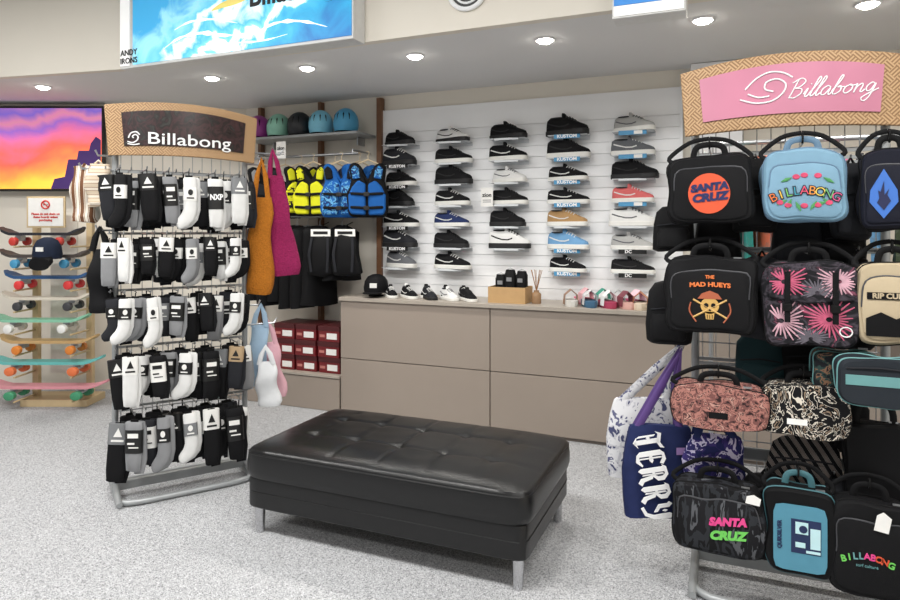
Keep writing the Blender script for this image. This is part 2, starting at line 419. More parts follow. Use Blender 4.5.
SC={'KK':(BSH,BSOLE,BSOLE,'black shoe with black sole'),'KW':(BSH,WSOLE,BSOLE,'black shoe with white sole'),'KS':(BSH,WSOLE,CANW,'black shoe with white stripe'),'KG':(BSH,GUM,MG,'black shoe with gum sole'),'KL':(DARK,BSOLE,CANW,'charcoal shoe with white laces'),
'GW':(MG,WSOLE,CANW,'grey shoe with white sole'),'WW':(CANW,WSOLE,MG,'white shoe with grey stripe'),'WK':(CANW,BSOLE,BSH,'white shoe with black sole'),'NW':(NAVY,WSOLE,CANW,'navy shoe with white sole'),
'TB':(TAN,WSOLE,CANW,'tan shoe with white sole'),'BL':(SKY,WSOLE,CANW,'blue shoe with white sole'),'GG':(LG,WSOLE,MG,'light grey shoe'),'PR':(PINKS,WSOLE,CANW,'pink shoe with white sole')}
GRID=[['KK','KL','KW','KK','KS','KL','GW'],['WK','KW','KK','KS','NW','KK','KS'],['KK','KS','WW','KW','KK','WK',None],['KK','KW','KS','KS','TB','BL','KS'],['GG','GW','KK','PR','WW','GG','KW']]
CX=[-2.57,-2.085,-1.6,-1.115,-.63]
CYAN=mk('cyan ticket',(74,146,190),.5)
proto=None; shelfp={}
for ci,colm in enumerate(GRID):
    for ri,cd in enumerate(colm):
        if not cd: continue
        z=2.225-.175*ri
        up,so,ac,ds=SC[cd]
        pos='%s from top in %s slat wall column from left'%(ORD[ri],ORD[ci])
        x=CX[ci]+random.uniform(-.012,.012); rz=math.radians(random.uniform(-22,0))
        mats={'upper':up,'tongue':up,'sole':so,'laces':ac,'side_stripe':ac}
        sc_=random.uniform(1.1,1.24); zs_=sc_*random.uniform(.95,1.28)
        loc=(x,WY-.085,z+.0045)
        if proto is None:
            proto=shoe(ds+', '+pos,loc,rz,'shoes on the slat wall',up,so,ac); recolor(proto,mats); proto.scale=(sc_,sc_,zs_)
        else: clone(proto,loc,rz,ds+', '+pos,'shoes on the slat wall',mats,(sc_,sc_,zs_))
        kind='K' if ci==0 and ri in (1,2,4,5) else 'B' if ci==3 and ri in (0,1,2,3,5,6) else 'C' if (ci==4 and ri in(0,1,3)) else 'D' if (ci==4 and ri in(5,6)) else 'P'
        lab='small shoe shelf %s'%pos
        sl=(CX[ci],WY-.012,z)
        if kind not in shelfp:
            t=thing('shoe_shelf',lab,'shelf',sl,0,'shoe shelves on the slat wall')
            MB().box(0,-.066,.002,.3,.13,.004).build('plate',ACRYL,t,False)
            MB().box(0,-.001,-.012,.3,.003,.03).build('back_lip',ACRYL,t,False)
            cm={'K':PAPERK,'B':CYAN,'C':CYAN,'D':PAPERK,'P':ACRYL}[kind]
            MB().box(0,-.133,-.01 if kind!='P' else -.004,.2,.003,.032 if kind!='P' else .016).build('ticket',cm,t,False)
            if kind in 'KB':
                text(t,'KUSTOM',.034,TXTW,(0,-.1345,-.01),bold=.0013,sx=1.12)
            if kind=='D': text(t,'DC',.034,TXTW,(-.03,-.1345,-.01),bold=.001)
            if kind=='C': MB().box(.04,-.135,-.01,.06,.002,.026).build('price_ticket',PAPERW,t,False)
            shelfp[kind]=t
        else: clone(shelfp[kind],sl,0,lab,'shoe shelves on the slat wall')
def zcard(label,q,back,parname='info_card'):
    sg=thing('info_card',label,'card',(q.x,q.y,q.z-.07),0,'small white sign cards')
    MB().box(0,0,.07,.1,.003,.15).build('card',PAPERW,sg,False)
    MB().tube([(0,.003,.13),(0,back,.13)],.003,6).build('peg',STEEL,sg)
    text(sg,'zion',.046,TXTK,(0,-.002,.085),bold=.001)
    for zz in (.045,.03): MB().box(0,-.002,zz,.07,.001,.006).build('print_line',GREY,sg,False)
zcard('small white card hanging between second and third shoe columns',on_y(487,197,WY-.15),.138)
zcard('small white card hanging above the swim vests under the helmet shelf',on_y(281,150,4.66),.1)

# ---------------------------------------------------------------- counter
CF=4.57
for i,(x0,x1,lab) in enumerate([(-2.92,-1.617,'left taupe drawer cabinet under the benchtop beside the red shoe boxes'),(-1.617,-.31,'middle taupe drawer cabinet directly behind the ottoman'),(-.31,1.2,'right taupe drawer cabinet half hidden behind the lunch bag rack')]):
    cb=thing('drawer_cabinet',lab,'cabinet',((x0+x1)/2,CF,0),0,'drawer cabinets under the benchtop'); w=x1-x0
    MB().box(0,.25,.46,w-.002,.46,.92).build('body',TAUPED,cb,False)
    MB().box(0,.012,.685,w-.008,.022,.466).build('drawer_front',TAUPE,cb,False,.002)
    MB().box(0,.012,.235,w-.008,.022,.42).build('drawer_front',TAUPE,cb,False,.002)
bt=MB().box(-.86,(4.55+WY-.015)/2,.936,4.13,WY-.015-4.55,.03).build('benchtop',TOPM,None,False,.002); tag(bt,'long greige benchtop running beneath the slat wall','benchtop')
pf=thing('display_platform','low taupe display platform carrying the red shoe boxes','platform',(-3.62,CF,0))
MB().box(0,.24,.14,1.39,.47,.28).build('body',TAUPED,pf,False)
MB().box(0,.0,.135,1.39,.02,.265).build('front_panel',TAUPE,pf,False,.002)
MB().box(0,.235,.285,1.39,.5,.02).build('top',TOPM,pf,False,.002)
# shoe boxes
bp=None
for ci in range(3):
    for ri in range(3):
        x=-3.53+ci*.228; z=.2955+ri*.1325
        lab='red shoe box, %s from bottom in %s stack on low platform'%(ORD[ri],['leftmost','middle','rightmost'][ci])
        loc=(x+random.uniform(-.006,.006),4.78+random.uniform(-.01,.01),z)
        if bp is None:
            bp=thing('shoe_box',lab,'box',loc,0,'red shoe boxes on the platform')
            MB().box(0,0,.062,.206,.31,.124).build('box_body',RED,bp,False,.002)
            MB().box(0,0,.111,.214,.318,.04).build('lid',REDD,bp,False,.002)
            MB().box(.03,-.156,.047,.1,.002,.05).build('size_label',PAPERW,bp,False)
            MB().box(-.065,-.156,.047,.05,.002,.022).build('logo_patch',mk('pale red print',(190,120,112)),bp,False)
        else: clone(bp,loc,0,lab,'red shoe boxes on the platform')

# counter shoes
cs=[(391,0.0,'KS',-.9),(399,.13,'WK',-1.1),(409,0,'KS',-.7),(419,.13,'KW',-1.2),(429,.0,'KL',-.8),(439,.13,'KW',-1.2),(449,.0,'WW',-.7),(458,.13,'KS',-1.0),(468,.0,'KW',-.8)]
for i,(px,dy,cd,rz) in enumerate(cs):
    up,so,ac,ds=SC[cd]; q=on_y(px,293,4.70)
    clone(proto,(q.x,4.70+dy,.9515),rz,'%s on the benchtop, %s from left'%(ds,ORD[i]),'shoes standing on the benchtop',{'upper':up,'tongue':up,'sole':so,'laces':ac,'side_stripe':ac},.9)
sp=None
for i,(px,dy,c1,c2,nm) in enumerate([(570,.0,(216,214,208),(150,120,100),'white'),(580,.14,(214,120,140),(220,170,176),'pink'),(589,.0,(60,100,130),(210,210,210),'blue'),(598,.14,(230,230,226),(60,150,130),'white and green'),(607,.0,(170,60,90),(232,232,232),'dark pink'),(615,.14,(40,40,44),(200,200,200),'black'),(623,.0,(216,170,160),(120,60,70),'pale pink'),(632,.13,(190,50,110),(240,200,210),'magenta'),(641,.0,(222,206,184),(180,120,90),'cream'),(650,.13,(50,150,135),(230,230,228),'teal')]):
    q=on_y(px,300,4.7); lab='%s slide sandal on the benchtop beside lunch bag rack'%nm
    m1=mk('sandal '+nm,c1,.6); m2=mk('strap '+nm,c2,.6)
    if sp is None:
        sp=thing('sandal',lab,'sandal',(q.x,4.7+dy,.9515),-1.2,'sandals on the benchtop'); sp.scale=(1.1,1.1,1.25)
        MB().loft([(0,0,0,.115,.042),(.016,0,0,.12,.045),(.036,0,0,.118,.044)],28,2.6).build('sole',m1,sp)
        MB().tube([(.03,-.046,.012),(.03,-.04,.065),(.03,0,.095),(.03,.04,.065),(.03,.046,.012)],.035,8,ref=(0,.001,1),rb=.004).build('strap',m2,sp)
    else: clone(sp,(q.x,4.7+dy,.9515),-1.2+random.uniform(-.4,.4),lab,'sandals on the benchtop',{'sole':m1,'strap':m2},(1.1,1.1,1.25))
# kraft tray with black pouches
q=on_y(508,298,4.68)
tr=thing('cardboard_tray','open kraft cardboard tray on the benchtop holding black pouches','tray',(q.x,4.74,.9515))
m=MB().box(0,0,.003,.29,.2,.006)
for sx,sy,lx_,ly in ((0,-.098,.29,.005),(0,.098,.29,.005),(-.143,0,.005,.2),(.143,0,.005,.2)): m.box(sx,sy,.06,lx_,ly,.12)
m.build('tray_body',KRAFT,tr,False)
for i,(dx,dy,hh,nm) in enumerate([(-.085,.03,.2,'leftmost'),(0,.0,.24,'middle'),(.085,.02,.23,'rightmost')]):
    b=thing('pouch','black zip pouch standing in the kraft tray, %s of three'%nm,'pouch',(q.x+dx,4.74+dy,.958),random.uniform(-.1,.1),'black pouches in the tray')
    MB().loft([(0,0,0,.038,.03),(.03,0,0,.041,.04),(hh-.03,0,0,.041,.034),(hh,0,0,.034,.012)],20,4).build('body',BLACK2,b)
    MB().tube([(-.03,0,hh),(0,0,hh+.012),(.03,0,hh)],.004,6).build('zip',STEEL,b)
    MB().box(0,-.041,hh*.7,.04,.002,.03).build('patch',GREY,b,False)
q=on_y(535,297,4.68)
rd=thing('reed_diffuser','small glass jar with brown reeds beside the kraft tray','diffuser',(q.x,4.72,.9515))
MB().lathe([(.034,0),(.036,.005),(.036,.07),(.03,.08),(.02,.085),(.02,.1)],18).build('jar',mk('amber glass',(150,120,90),.1),rd)
for a in range(7): MB().tube([(0,0,.09),(.045*math.cos(a*.9+.3),.03*math.sin(a*.9),.25)],.0025,5).build('reed',GUM,rd)
# cap on stand
q=on_y(375,290,4.72)
cp=thing('cap_stand','black cap on a short stand at the left end of benchtop','cap',(q.x,4.74,.9515),.3); cp.scale=(1.05,1.05,1.05)
MB().lathe([(.06,0),(.06,.008),(.012,.012),(.012,.04),(.05,.06)],18).build('stand',RUBBER,cp)
MB().lathe([(.094,.03),(.098,.07),(.09,.12),(.066,.155),(.03,.172),(.0,.175)],22,sy=1.1).build('crown',BLACK,cp)
MB().loft([(.03,0,-.13,.074,.07),(.038,0,-.125,.078,.08)],22,2.3).build('brim',BLACK,cp)
MB().box(0,-.106,.09,.055,.006,.036).build('patch',PAPERW,cp,False)

# ---------------------------------------------------------------- nook
sh=thing('helmet_shelf','grey shelf high on the wall carrying a row of helmets','shelf',(-3.42,4.88,2.325))
MB().box(-.04,0,.0,1.21,.32,.022).build('board',GPAINT,sh,False,.002)
for s in (-.45,.45): MB().box(s,.1,-.045,.012,.12,.07).build('bracket',STEEL,sh,False)
hp=None
for i,(px,rgb,nm) in enumerate([(259,(150,56,140),'purple'),(279,(140,196,176),'mint green'),(300,(24,28,34),'black'),(321,(126,196,222),'pale blue'),(346,(70,150,190),'teal blue')]):
    q=on_y(px,125,4.84); mt=mk('helmet '+nm,rgb,.4)
    lab='%s skate helmet on the high shelf'%nm
    if hp is None:
        hp=thing('skate_helmet',lab,'helmet',(q.x,4.84,2.337),0,'helmets on the high shelf')
        MB().lathe([(.088,.0),(.102,.03),(.108,.07),(.107,.11),(.098,.15),(.08,.18),(.055,.203),(.028,.216),(.0,.22)],28,sy=1.1).build('shell',mt,hp)
        MB().tube([(.094*math.cos(a*PI/14),.103*math.sin(a*PI/14),.008) for a in range(28)],.007,6,True).build('rim',RUBBER,hp)
        for a in (-2.35,-1.85,-1.3,-.8): MB().tube([(.105*math.cos(a),.115*math.sin(a),.108),(.093*math.cos(a),.102*math.sin(a),.152),(.083*math.cos(a),.091*math.sin(a),.17)],[.003,.008,.003],8).build('vent',RUBBER,hp)
        for s in (-1,1): MB().tube([(s*.088,-.02,.01),(s*.06,-.07,-.0)],.004,6).build('chin_strap',RUBBER,hp)
    else: clone(hp,(q.x,4.84,2.337),random.uniform(-.3,.3),lab,'helmets on the high shelf',{'shell':mt})
RZ=2.15
rail=thing('hanging_rail','steel hanging rail under the helmet shelf','rail',(-3.42,4.76,RZ))
MB().tube([(-.6,0,0),(.56,0,0)],.012,10).build('bar',STEEL,rail)
for s in (-.5,.5): MB().tube([(s,0,0),(s,0,.03),(s,.29,.03)],.009,8).build('bracket',STEEL,rail)
r2=thing('hanging_rail','lower steel hanging rail carrying black packs and wetsuits','rail',(-3.42,4.76,1.62))
MB().tube([(-.6,0,0),(.56,0,0)],.012,10).build('bar',STEEL,r2)
for s in (-.5,.5): MB().tube([(s,0,0),(s,0,.03),(s,.29,.03)],.009,8).build('bracket',STEEL,r2)
def hanger(par,z,w,mat):
    m=MB(); m.tube([(-w,0,z-.05),(0,0,z),(w,0,z-.05)],.007,6)
    m.tube([(0,0,z),(0,0,z+.035),(.012,0,z+.055),(.0,0,z+.07),(-.012,0,z+.06)],.003,6)
    return m.build('hanger',mat,par)
HW=mk('pale timber hanger',(210,190,156),.5)
def vest(label,px,main,acc,acc2,dy=0,rz=0,sc=1,seed=0):
    q=on_y(px,185,4.70)
    r=thing('swim_vest',label,'swim vest',(q.x,4.76+dy,RZ-.505*sc),rz,'swim vests on the rail'); r.scale=(sc,)*3
    P=[(0,.27),(.035,.34),(.06,.39),(.11,.415),(.15,.39),(.14,.33),(.13,.27),(.145,.22),(.17,.16),(.165,.02),(.14,-.03)]
    poly=P+[(-x,z) for x,z in P[:0:-1]]
    MB().prism(poly,.055,-.055).wob(.012,6,seed,.3).build('shell',main,r,True,.028,3)
    for s in (-1,1):
        MB().prism([(s*.01,-.01),(s*.13,-.01),(s*.15,.03),(s*.152,.15),(s*.12,.22),(s*.07,.27),(s*.01,.24)],-.05,-.082).wob(.012,6,seed,.3).build('front_panel',acc,r,True,.018,3)
        MB().prism([(s*.055,.285),(s*.115,.275),(s*.13,.36),(s*.1,.39),(s*.065,.36)],-.05,-.072).build('shoulder_panel',acc2,r,True,.01,3)
    for z in (.05,.16):
        st=MB().tube(crom([(-.165,-.03,z-.01),(-.12,-.088,z),(0,-.092,z-.006),(.12,-.088,z),(.165,-.03,z-.01)],3),.011,6,ref=(0,1,0),rb=.003).build('strap',RUBBER,r)
        MB().box(0,-.097,z-.006,.045,.012,.034).build('buckle',PAPERK,st,False,.003)
    hanger(r,.44,.12,HW)
    return r
YEL=pat('yellow black foam',[(0,(214,214,36)),(.56,(30,30,30)),(.64,(214,214,36))],'noise',14,.7,True,2,1)
YELP=solid('yellow foam',(212,212,36))
BLU=solid('royal blue foam',(26,90,162)); LBL=pat('blue patterned foam',[(0,(30,94,168)),(.45,(100,166,210)),(.53,(24,54,110)),(.62,(60,136,196))],'noise',16,.7,True,2,1)
NVF=mk('navy foam',(24,30,54))
vest('grey and black swim vest at the left end of the rail',264,BLACK,DARK,GREY,-.05,.9,1.0,1)
vest('black swim vest with green panels left of the yellow one',281,BLACK,mk('bottle green',(34,70,58)),DARK,.0,.8,1.02,2)
vest('yellow and black swim vest on the upper rail, left one of two',299,BLACK,YEL,YELP,-.03,.8,.98,3)
vest('bright yellow swim vest on the upper rail, right one of two',316,BLACK,YELP,YEL,-.1,.15,1.0,4)
vest('dark navy swim vest between yellow and blue vests',331,NVF,NVF,YELP,.0,1.0,1.0,5)
vest('blue patterned swim vest with black straps on the upper rail',344,BLU,LBL,BLACK,-.1,.35,1.02,6)
vest('light trimmed blue swim vest second from right on rail',356,BLU,BLU,LBL,.0,1.0,1.02,7)
vest('royal blue swim vest at the right end of rail',368,BLACK,BLU,LBL,-.06,.4,1.02,8)
def garment(label,loc,rz,w,h,mat,t=.05,group=None,cat='garment',name='hanging_garment',seed=0):
    r=thing(name,label,cat,loc,rz,group)
    mb=MB().loft([(-h,0,0,w*.5,t*.75),(-h*.85,0,.0,w*.48,t*.8),(-h*.7,0,.006,w*.47,t*.8),(-h*.55,0,.0,w*.45,t*.8),(-h*.4,0,-.004,w*.45,t*.75),(-h*.28,0,0,w*.46,t*.7),(-h*.18,0,0,w*.46,t*.7),(-.09,0,0,w*.48,t*.6),(-.06,0,0,w*.36,t*.5),(-.035,0,0,w*.14,t*.4)],30,3)
    mb.wob(.02,7,seed,.8).build('body',mat,r)
    hanger(r,-.03,w*.3,STEEL)
    return r
for i,(px,lab,h) in enumerate([(262,'black wetsuit at the far left of lower rail by mustard bag',.7),(275,'long black wetsuit second from left on lower rail',.74),(286,'shorter black wetsuit third from left on lower rail',.7),(297,'black wetsuit fourth from left on the lower rail',.76),(308,'black wetsuit hanging just left of the carded black packs',.74),(320,'black wetsuit hanging right behind the carded black packs',.72),(342,'black wetsuit hanging at the right end of lower rail',.5)]):
    q=on_y(px,250,4.76); garment(lab,(q.x,4.76,1.572),1.0,.34,h,BLACK2,.07,'wetsuits on the lower rail','wetsuit','wetsuit',i*3.1)
for i,(x0,x1,lab) in enumerate([(307,331,'black pack with white header card, left one on lower rail'),(331,356,'black pack with white header card, right one on lower rail')]):
    c,w,zt,zb=fit(x0,228,x1,276,Vector((0,4.58,0)))
    b=thing('hanging_pack',lab,'pack',(c.x,4.62,zb),.15,'black packs on the lower rail'); h=zt-zb
    MB().loft([(0,0,0,w*.42,.03),(.03,.01,0,w*.5,.05),(h*.25,0,0,w*.52,.05),(h*.5,-.008,0,w*.48,.05),(h*.7,0,0,w*.46,.045),(h*.84,0,0,w*.36,.02)],30,3.2).wob(.025,9,i*5+1,.4).build('body',BLACK2,b)
    MB().box(0,-.02,h*.9,w*.75,.004,h*.15).build('header_card',PAPERW,b,False)
    MB().box(0,-.023,h*.9,w*.55,.002,h*.06).build('header_print',PAPERK,b,False)
    for s in (-1,1): MB().tube([(s*w*.3,-.04,h*.8),(s*w*.36,-.065,h*.45),(s*w*.3,-.05,h*.08)],.012,6,ref=(0,1,0),rb=.004).build('strap',DARK,b)
    MB().tube([(0,0,h*.95),(0,.0,h+.02),(0,.14,h+.05)],.004,6).build('loop',RUBBER,b)

# ---------------------------------------------------------------- ottoman
ot=thing('ottoman','large black leather ottoman bench with tufted top and metal legs','ottoman',(-1.468,2.958,0))
a_,b_=.728,.408; EX=16
n=200; R=36; f=[]
TX=[-.485+.2425*k for k in range(5)]; TY=(-.136,.136)
def topz(x,y):
    u=x/a_; w=y/b_
    edge=(1-abs(u)**8)*(1-abs(w)**8)
    z=.416+.034*edge
    for X in TX:
        for Y in TY: z-=.011*math.exp(-((x-X)**2+(y-Y)**2)/.0012)
    gx=min(abs(x-X) for X in TX); gy=min(abs(y-Y) for Y in TY)
    z-=.005*math.exp(-(gx/.010)**2)*edge+.005*math.exp(-(gy/.010)**2)*edge
    z+=.003*noise.noise(Vector((x*7,y*11,3)))*edge
    return z
v=[(0,0,topz(0,0))]
for i in range(1,R+1):
    t=i/R
    for k in range(n):
        x,y=sup(2*PI*k/n,a_,b_,EX); x*=t*.985; y*=t*.985
        v.append((x,y,topz(x,y)))
for dz,sc_ in ((.408,.997),(.396,1.004),(.36,1.01),(.32,1.01),(.295,1.002),(.284,.99),(.28,.95)):
    for k in range(n):
        x,y=sup(2*PI*k/n,a_,b_,EX); v.append((x*sc_,y*sc_,dz))
RR=R+7
for k in range(n): f.append((0,1+k,1+(k+1)%n))
for i in range(RR-1):
    for k in range(n):
        f.append((1+i*n+k,1+i*n+(k+1)%n,1+(i+1)*n+(k+1)%n,1+(i+1)*n+k))
f.append(tuple(1+(RR-1)*n+k for k in range(n)))
cu=MB().add(v,f).build('cushion',LEATHER,ot)
for p_ in cu.data.polygons: p_.use_smooth=True
for X in TX:
    for Y in TY: MB().lathe([(.010,0),(.009,.002),(.004,.003),(0,.003)],12,(X,Y,topz(X,Y))).build('button',LEATHER,cu)
MB().tube([sup(2*PI*k/120,a_*1.002,b_*1.002,EX)+(.402,) for k in range(120)],.004,6,True).build('piping',LEATHER,cu)
MB().loft([(.135,0,0,a_*.97,b_*.955),(.142,0,0,a_*.982,b_*.972),(.27,0,0,a_*.982,b_*.972),(.28,0,0,a_*.975,b_*.965)],200,30).build('base',LEATHER,ot)
MB().tube([sup(2*PI*k/120,a_*.984,b_*.975,30)+(.215,) for k in range(120)],.002,6,True).build('seam',LEATHER,ot)
for sx in (-1,1):
    for sy in (-1,1):
        MB().lathe([(.02,0),(.022,.004),(.026,.137)],16,(sx*.668,sy*.345,0)).build('leg',CHROME,ot)

# ---------------------------------------------------------------- display racks
def yf(x): return -.06-.07*(1-(x/.43)**2)
SCRIPT=[ # hand written letters: strokes, advance
 ([[(.12,2.0),(.02,0)],[(-.3,1.7),(.3,2.15),(.8,1.8),(.6,1.25),(.2,1.05),(.75,.95),(.9,.45),(.5,0),(.0,.08)]],1.15),
 ([[(0,.3),(.2,.95),(.18,.2),(.33,0),(.55,.3)],[(.27,1.35),(.33,1.42)]],.5),
 ([[(0,.3),(.38,1.5),(.42,2.0),(.22,2.0),(.14,.4),(.28,0),(.5,.3)]],.46),
 ([[(0,.3),(.38,1.5),(.42,2.0),(.22,2.0),(.14,.4),(.28,0),(.5,.3)]],.46),
 ([[(.78,.8),(.42,1.0),(.1,.6),(.2,.08),(.5,.1),(.76,.75),(.75,.2),(.9,0),(1.05,.3)]],1.0),
 ([[(0,.3),(.35,1.5),(.38,2.0),(.2,1.9),(.12,.25),(.4,0),(.72,.35),(.6,.85),(.35,.75),(.95,.75)]],.9),
 ([[(.5,.95),(.15,.7),(.15,.2),(.45,0),(.75,.35),(.7,.8),(.45,.95),(.6,.8),(1.0,.85)]],.95),
 ([[(0,.85),(.13,.9),(.13,0),(.2,.6),(.5,.95),(.65,.7),(.63,.15),(.78,0),(1,.3)]],.95),
 ([[(.72,.8),(.4,1),(.1,.6),(.25,.1),(.55,.15),(.74,.9),(.7,-.5),(.42,-1.0),(.08,-.7),(.4,-.3),(1.2,.3)]],1.1)]
def rack(label,loc,rz,panelmat,script,hooks,arms=(),fd=.3):
    r=thing('display_rack',label,'display rack',loc,rz,'metal display racks with woven headers')
    for s in (-1,1): MB().tube([(s*.36,0,.02),(s*.36,0,2.12)],.017,12).build('post',GPAINT,r)
    MB().tube([sup(2*PI*k/48,.36,fd,7)+(.02,) for k in range(48)],.016,10,True).build('base_frame',GPAINT,r)
    MB().box(0,0,.06,.72,.03,.05).build('base_bar',GPAINT,r,False,.004)
    for s in (-1,1): MB().tube([(s*.36,-fd,.02),(s*.36,-fd*.4,.05),(s*.36,0,.07),(s*.36,fd*.4,.05),(s*.36,fd,.02)],.016,10).build('foot',GPAINT,r)
    m=MB()
    for k in range(18): m.tube([(-.36,.01,.16+k*.105),(.36,.01,.16+k*.105)],.003,5)
    for k in range(13): m.tube([(-.33+k*.055,.014,.13),(-.33+k*.055,.014,1.96)],.0024,5)
    m.build('grid_panel',STEEL,r)
    for z in sorted({round(h[1],2) for h in hooks}): MB().box(0,-.004,z,.72,.008,.014).build('cross_bar',GPAINT,r,False)
    for x,z,L in hooks: MB().tube([(max(-.36,min(.36,x)),-.004,z),(x,-min(.06,L*.5),z),(x,-L,z),(x,-L-.012,z+.016)],.0035,6).build('hook',STEEL,r)
    for x,z in arms: MB().tube([(math.copysign(.36,x),0,z-.03),(x,0,z-.03),(x*1.03,0,z+.0)],.006,6).build('side_arm',STEEL,r)
    def board(x1,zt,zb,yo,t,flare,arch):
        N=26; V=[]
        for i in range(N+1):
            u=-1+2*i/N
            for top in (0,1):
                x=u*(x1 if not top else x1+flare)
                z=zb+ .012*(1-u*u) if not top else zt+arch*(1-u*u)
                for bk in (0,1): V.append((x,yf(x)+yo+(t if bk else 0),z))
        Fc=[]
        for i in range(N):
            a=i*4;b=a+4
            Fc+=[(a,b,b+2,a+2),(a+1,a+3,b+3,b+1),(a+2,b+2,b+3,a+3),(a,a+1,b+1,b)]
        Fc+=[(0,2,3,1),(N*4,N*4+1,N*4+3,N*4+2)]
        return MB().add(V,Fc)
    hb=board(.4,2.19,1.91,0,.022,.02,.035).build('header_board',WEAVE,r,True,.004)
    hp_=board(.325,2.15,1.965,-.006,.006,.015,.03).build('header_panel',panelmat,hb)
    hp_['label']='pink printed panel of the header' if script else 'dark glossy panel of the header'
    for s in (-1,1): MB().box(s*.36,-.035,2.05,.03,.07,.03).build('header_bracket',GPAINT,r,False)
    if script:
        un=.0415; xs=x0=-.0; z0=2.035; m=MB()
        for st,adv in SCRIPT:
            for k in st:
                pts=[]
                for q in crom([(a,b,0) for a,b in k],5):
                    x=x0+un*(q.x+.4*q.y); pts.append((x,yf(x)-.008,z0+un*q.y*.85+(x-xs)*.04))
                m.tube(pts,.0024,6,ref=(0,1,0),rb=.0015)
            x0+=un*adv
        m.build('lettering',TXTW,hp_)
        E=[[(-.18,2.045),(-.12,2.025),(-.06,2.03),(-.02,2.06),(-.01,2.095),(-.04,2.118),(-.08,2.108),(-.085,2.08),(-.055,2.068)],[(-.16,2.085),(-.12,2.125),(-.07,2.148),(-.02,2.142),(.015,2.12)],[(-.15,2.065),(-.11,2.048),(-.07,2.05)]]
        rad=.0034
    else:
        text(hp_,'Billabong',.094,TXTW,(.015,-.008,2.012),bold=.0004,bend=yf,sx=1.36)
        E=[[(-.31,1.99),(-.285,1.985),(-.262,2.0),(-.258,2.02),(-.272,2.03),(-.285,2.02),(-.28,2.01)],[(-.305,2.01),(-.292,2.038),(-.265,2.045),(-.25,2.03)],[(-.31,1.978),(-.28,1.974),(-.25,1.98)]]
        rad=.0035
    m=MB()
    for k in E: m.tube([(q.x,yf(q.x)-.009,q.y) for q in crom([(a,b,0) for a,b in k],5)],rad,6,ref=(0,1,0),rb=.002)
    m.build('wave_emblem',TXTW,hp_)
    return r
# ---- sock rack
LR=W(-1.58,3.85); LYAW=math.radians(23+33)
nv=Vector((math.sin(LYAW),-math.cos(LYAW),0)); ev=Vector((math.cos(LYAW),math.sin(LYAW),0))
pl=LR+nv*.19
KB,WB,GB=BLACK,WHITE,GREY
SOCK=[ # px, ytop, ybot, kind, body, band
 [(119,168,222,'foot',KB,PAPERW,'black'),(146,170,222,'flat',KB,PAPERK,'black'),(168,172,220,'flat',GB,PAPERK,'grey'),(188,172,222,'foot',WB,PAPERW,'white'),(214,172,224,'flat',WB,PAPERK,'white'),(238,174,222,'flat',WB,PAPERG,'white')],
 [(123,232,277,'flat',WB,PAPERW,'white'),(146,234,276,'flat',KB,PAPERK,'black'),(166,234,280,'flat',KB,PAPERW,'black'),(189,232,278,'foot',GB,PAPERW,'grey'),(209,234,276,'flat',KB,PAPERK,'black'),(233,232,276,'foot',WB,PAPERK,'white')],
 [(124,288,336,'foot',WB,PAPERK,'white'),(150,290,338,'foot',WB,PAPERW,'white'),(177,290,334,'flat',GB,PAPERK,'grey'),(204,292,334,'flat',KB,PAPERK,'black'),(234,290,334,'foot',WB,PAPERK,'white')],
 [(130,346,400,'flat',WB,PAPERW,'white'),(156,346,392,'flat',KB,PAPERW,'black'),(184,348,398,'foot',WB,PAPERK,'white'),(210,346,396,'flat',KB,PAPERK,'black'),(236,344,388,'flat',DARK,PAPERT,'charcoal')],
 [(134,410,462,'flat',GB,PAPERK,'grey'),(161,408,462,'foot',GB,PAPERK,'grey'),(187,406,462,'foot',WB,PAPERG,'white'),(210,406,460,'flat',KB,PAPERW,'black'),(232,404,460,'flat',KB,PAPERK,'black')]]
pos=[]
for ri,row in enumerate(SOCK):
    zs=[]
    for ii,(px,y0,y1,kd,bm_,bd,nm) in enumerate(row):
        q=on_plane(px,y0,pl,LYAW); q2=on_plane(px,y1,pl,LYAW); zs.append(q.z)
        pos.append([ri,(q-LR).dot(ev),q.z,q.z-q2.z,kd,bm_,bd,nm,ii])
    za=sum(zs)/len(zs)
    for p_ in pos:
        if p_[0]==ri: p_[2]=round(za,2)
hooks=[(p_[1],p_[2],.22) for p_ in pos]
mids=[]
for ri in range(5):
    xs=[p_ for p_ in pos if p_[0]==ri]; z=xs[0][2]; hh=sum(p_[3] for p_ in xs)/len(xs)
    mids.append((ri,xs[0][1]-.06,z,hh,'left of the first pack'))
    for a,b in zip(xs,xs[1:]): mids.append((ri,(a[1]+b[1])/2,z,hh,'between %s and %s packs'%(ORD[a[8]],ORD[b[8]])))
    mids.append((ri,xs[-1][1]+.055,z,hh,'right of the last pack'))
hooks+=[(x,z,.13) for ri,x,z,hh,t in mids]
def lx(px,py): q=on_plane(px,py,LR,LYAW); return (q-LR).dot(ev),q.z
ARM=[(258,160),(280,150),(258,300),(274,318),(82,163),(98,150),(98,225)]
PANELK=pat('dark tropical header panel',[(0,(30,24,24)),(.42,(40,30,30)),(.52,(64,40,42)),(.6,(34,30,30)),(.7,(54,54,52))],'noise',14,.25,False,4,1.5)
sockrack=rack('sock display rack with dark panel in woven header at the left',LR,LYAW,PANELK,False,hooks,[lx(*a) for a in ARM],.2)
sp_={}
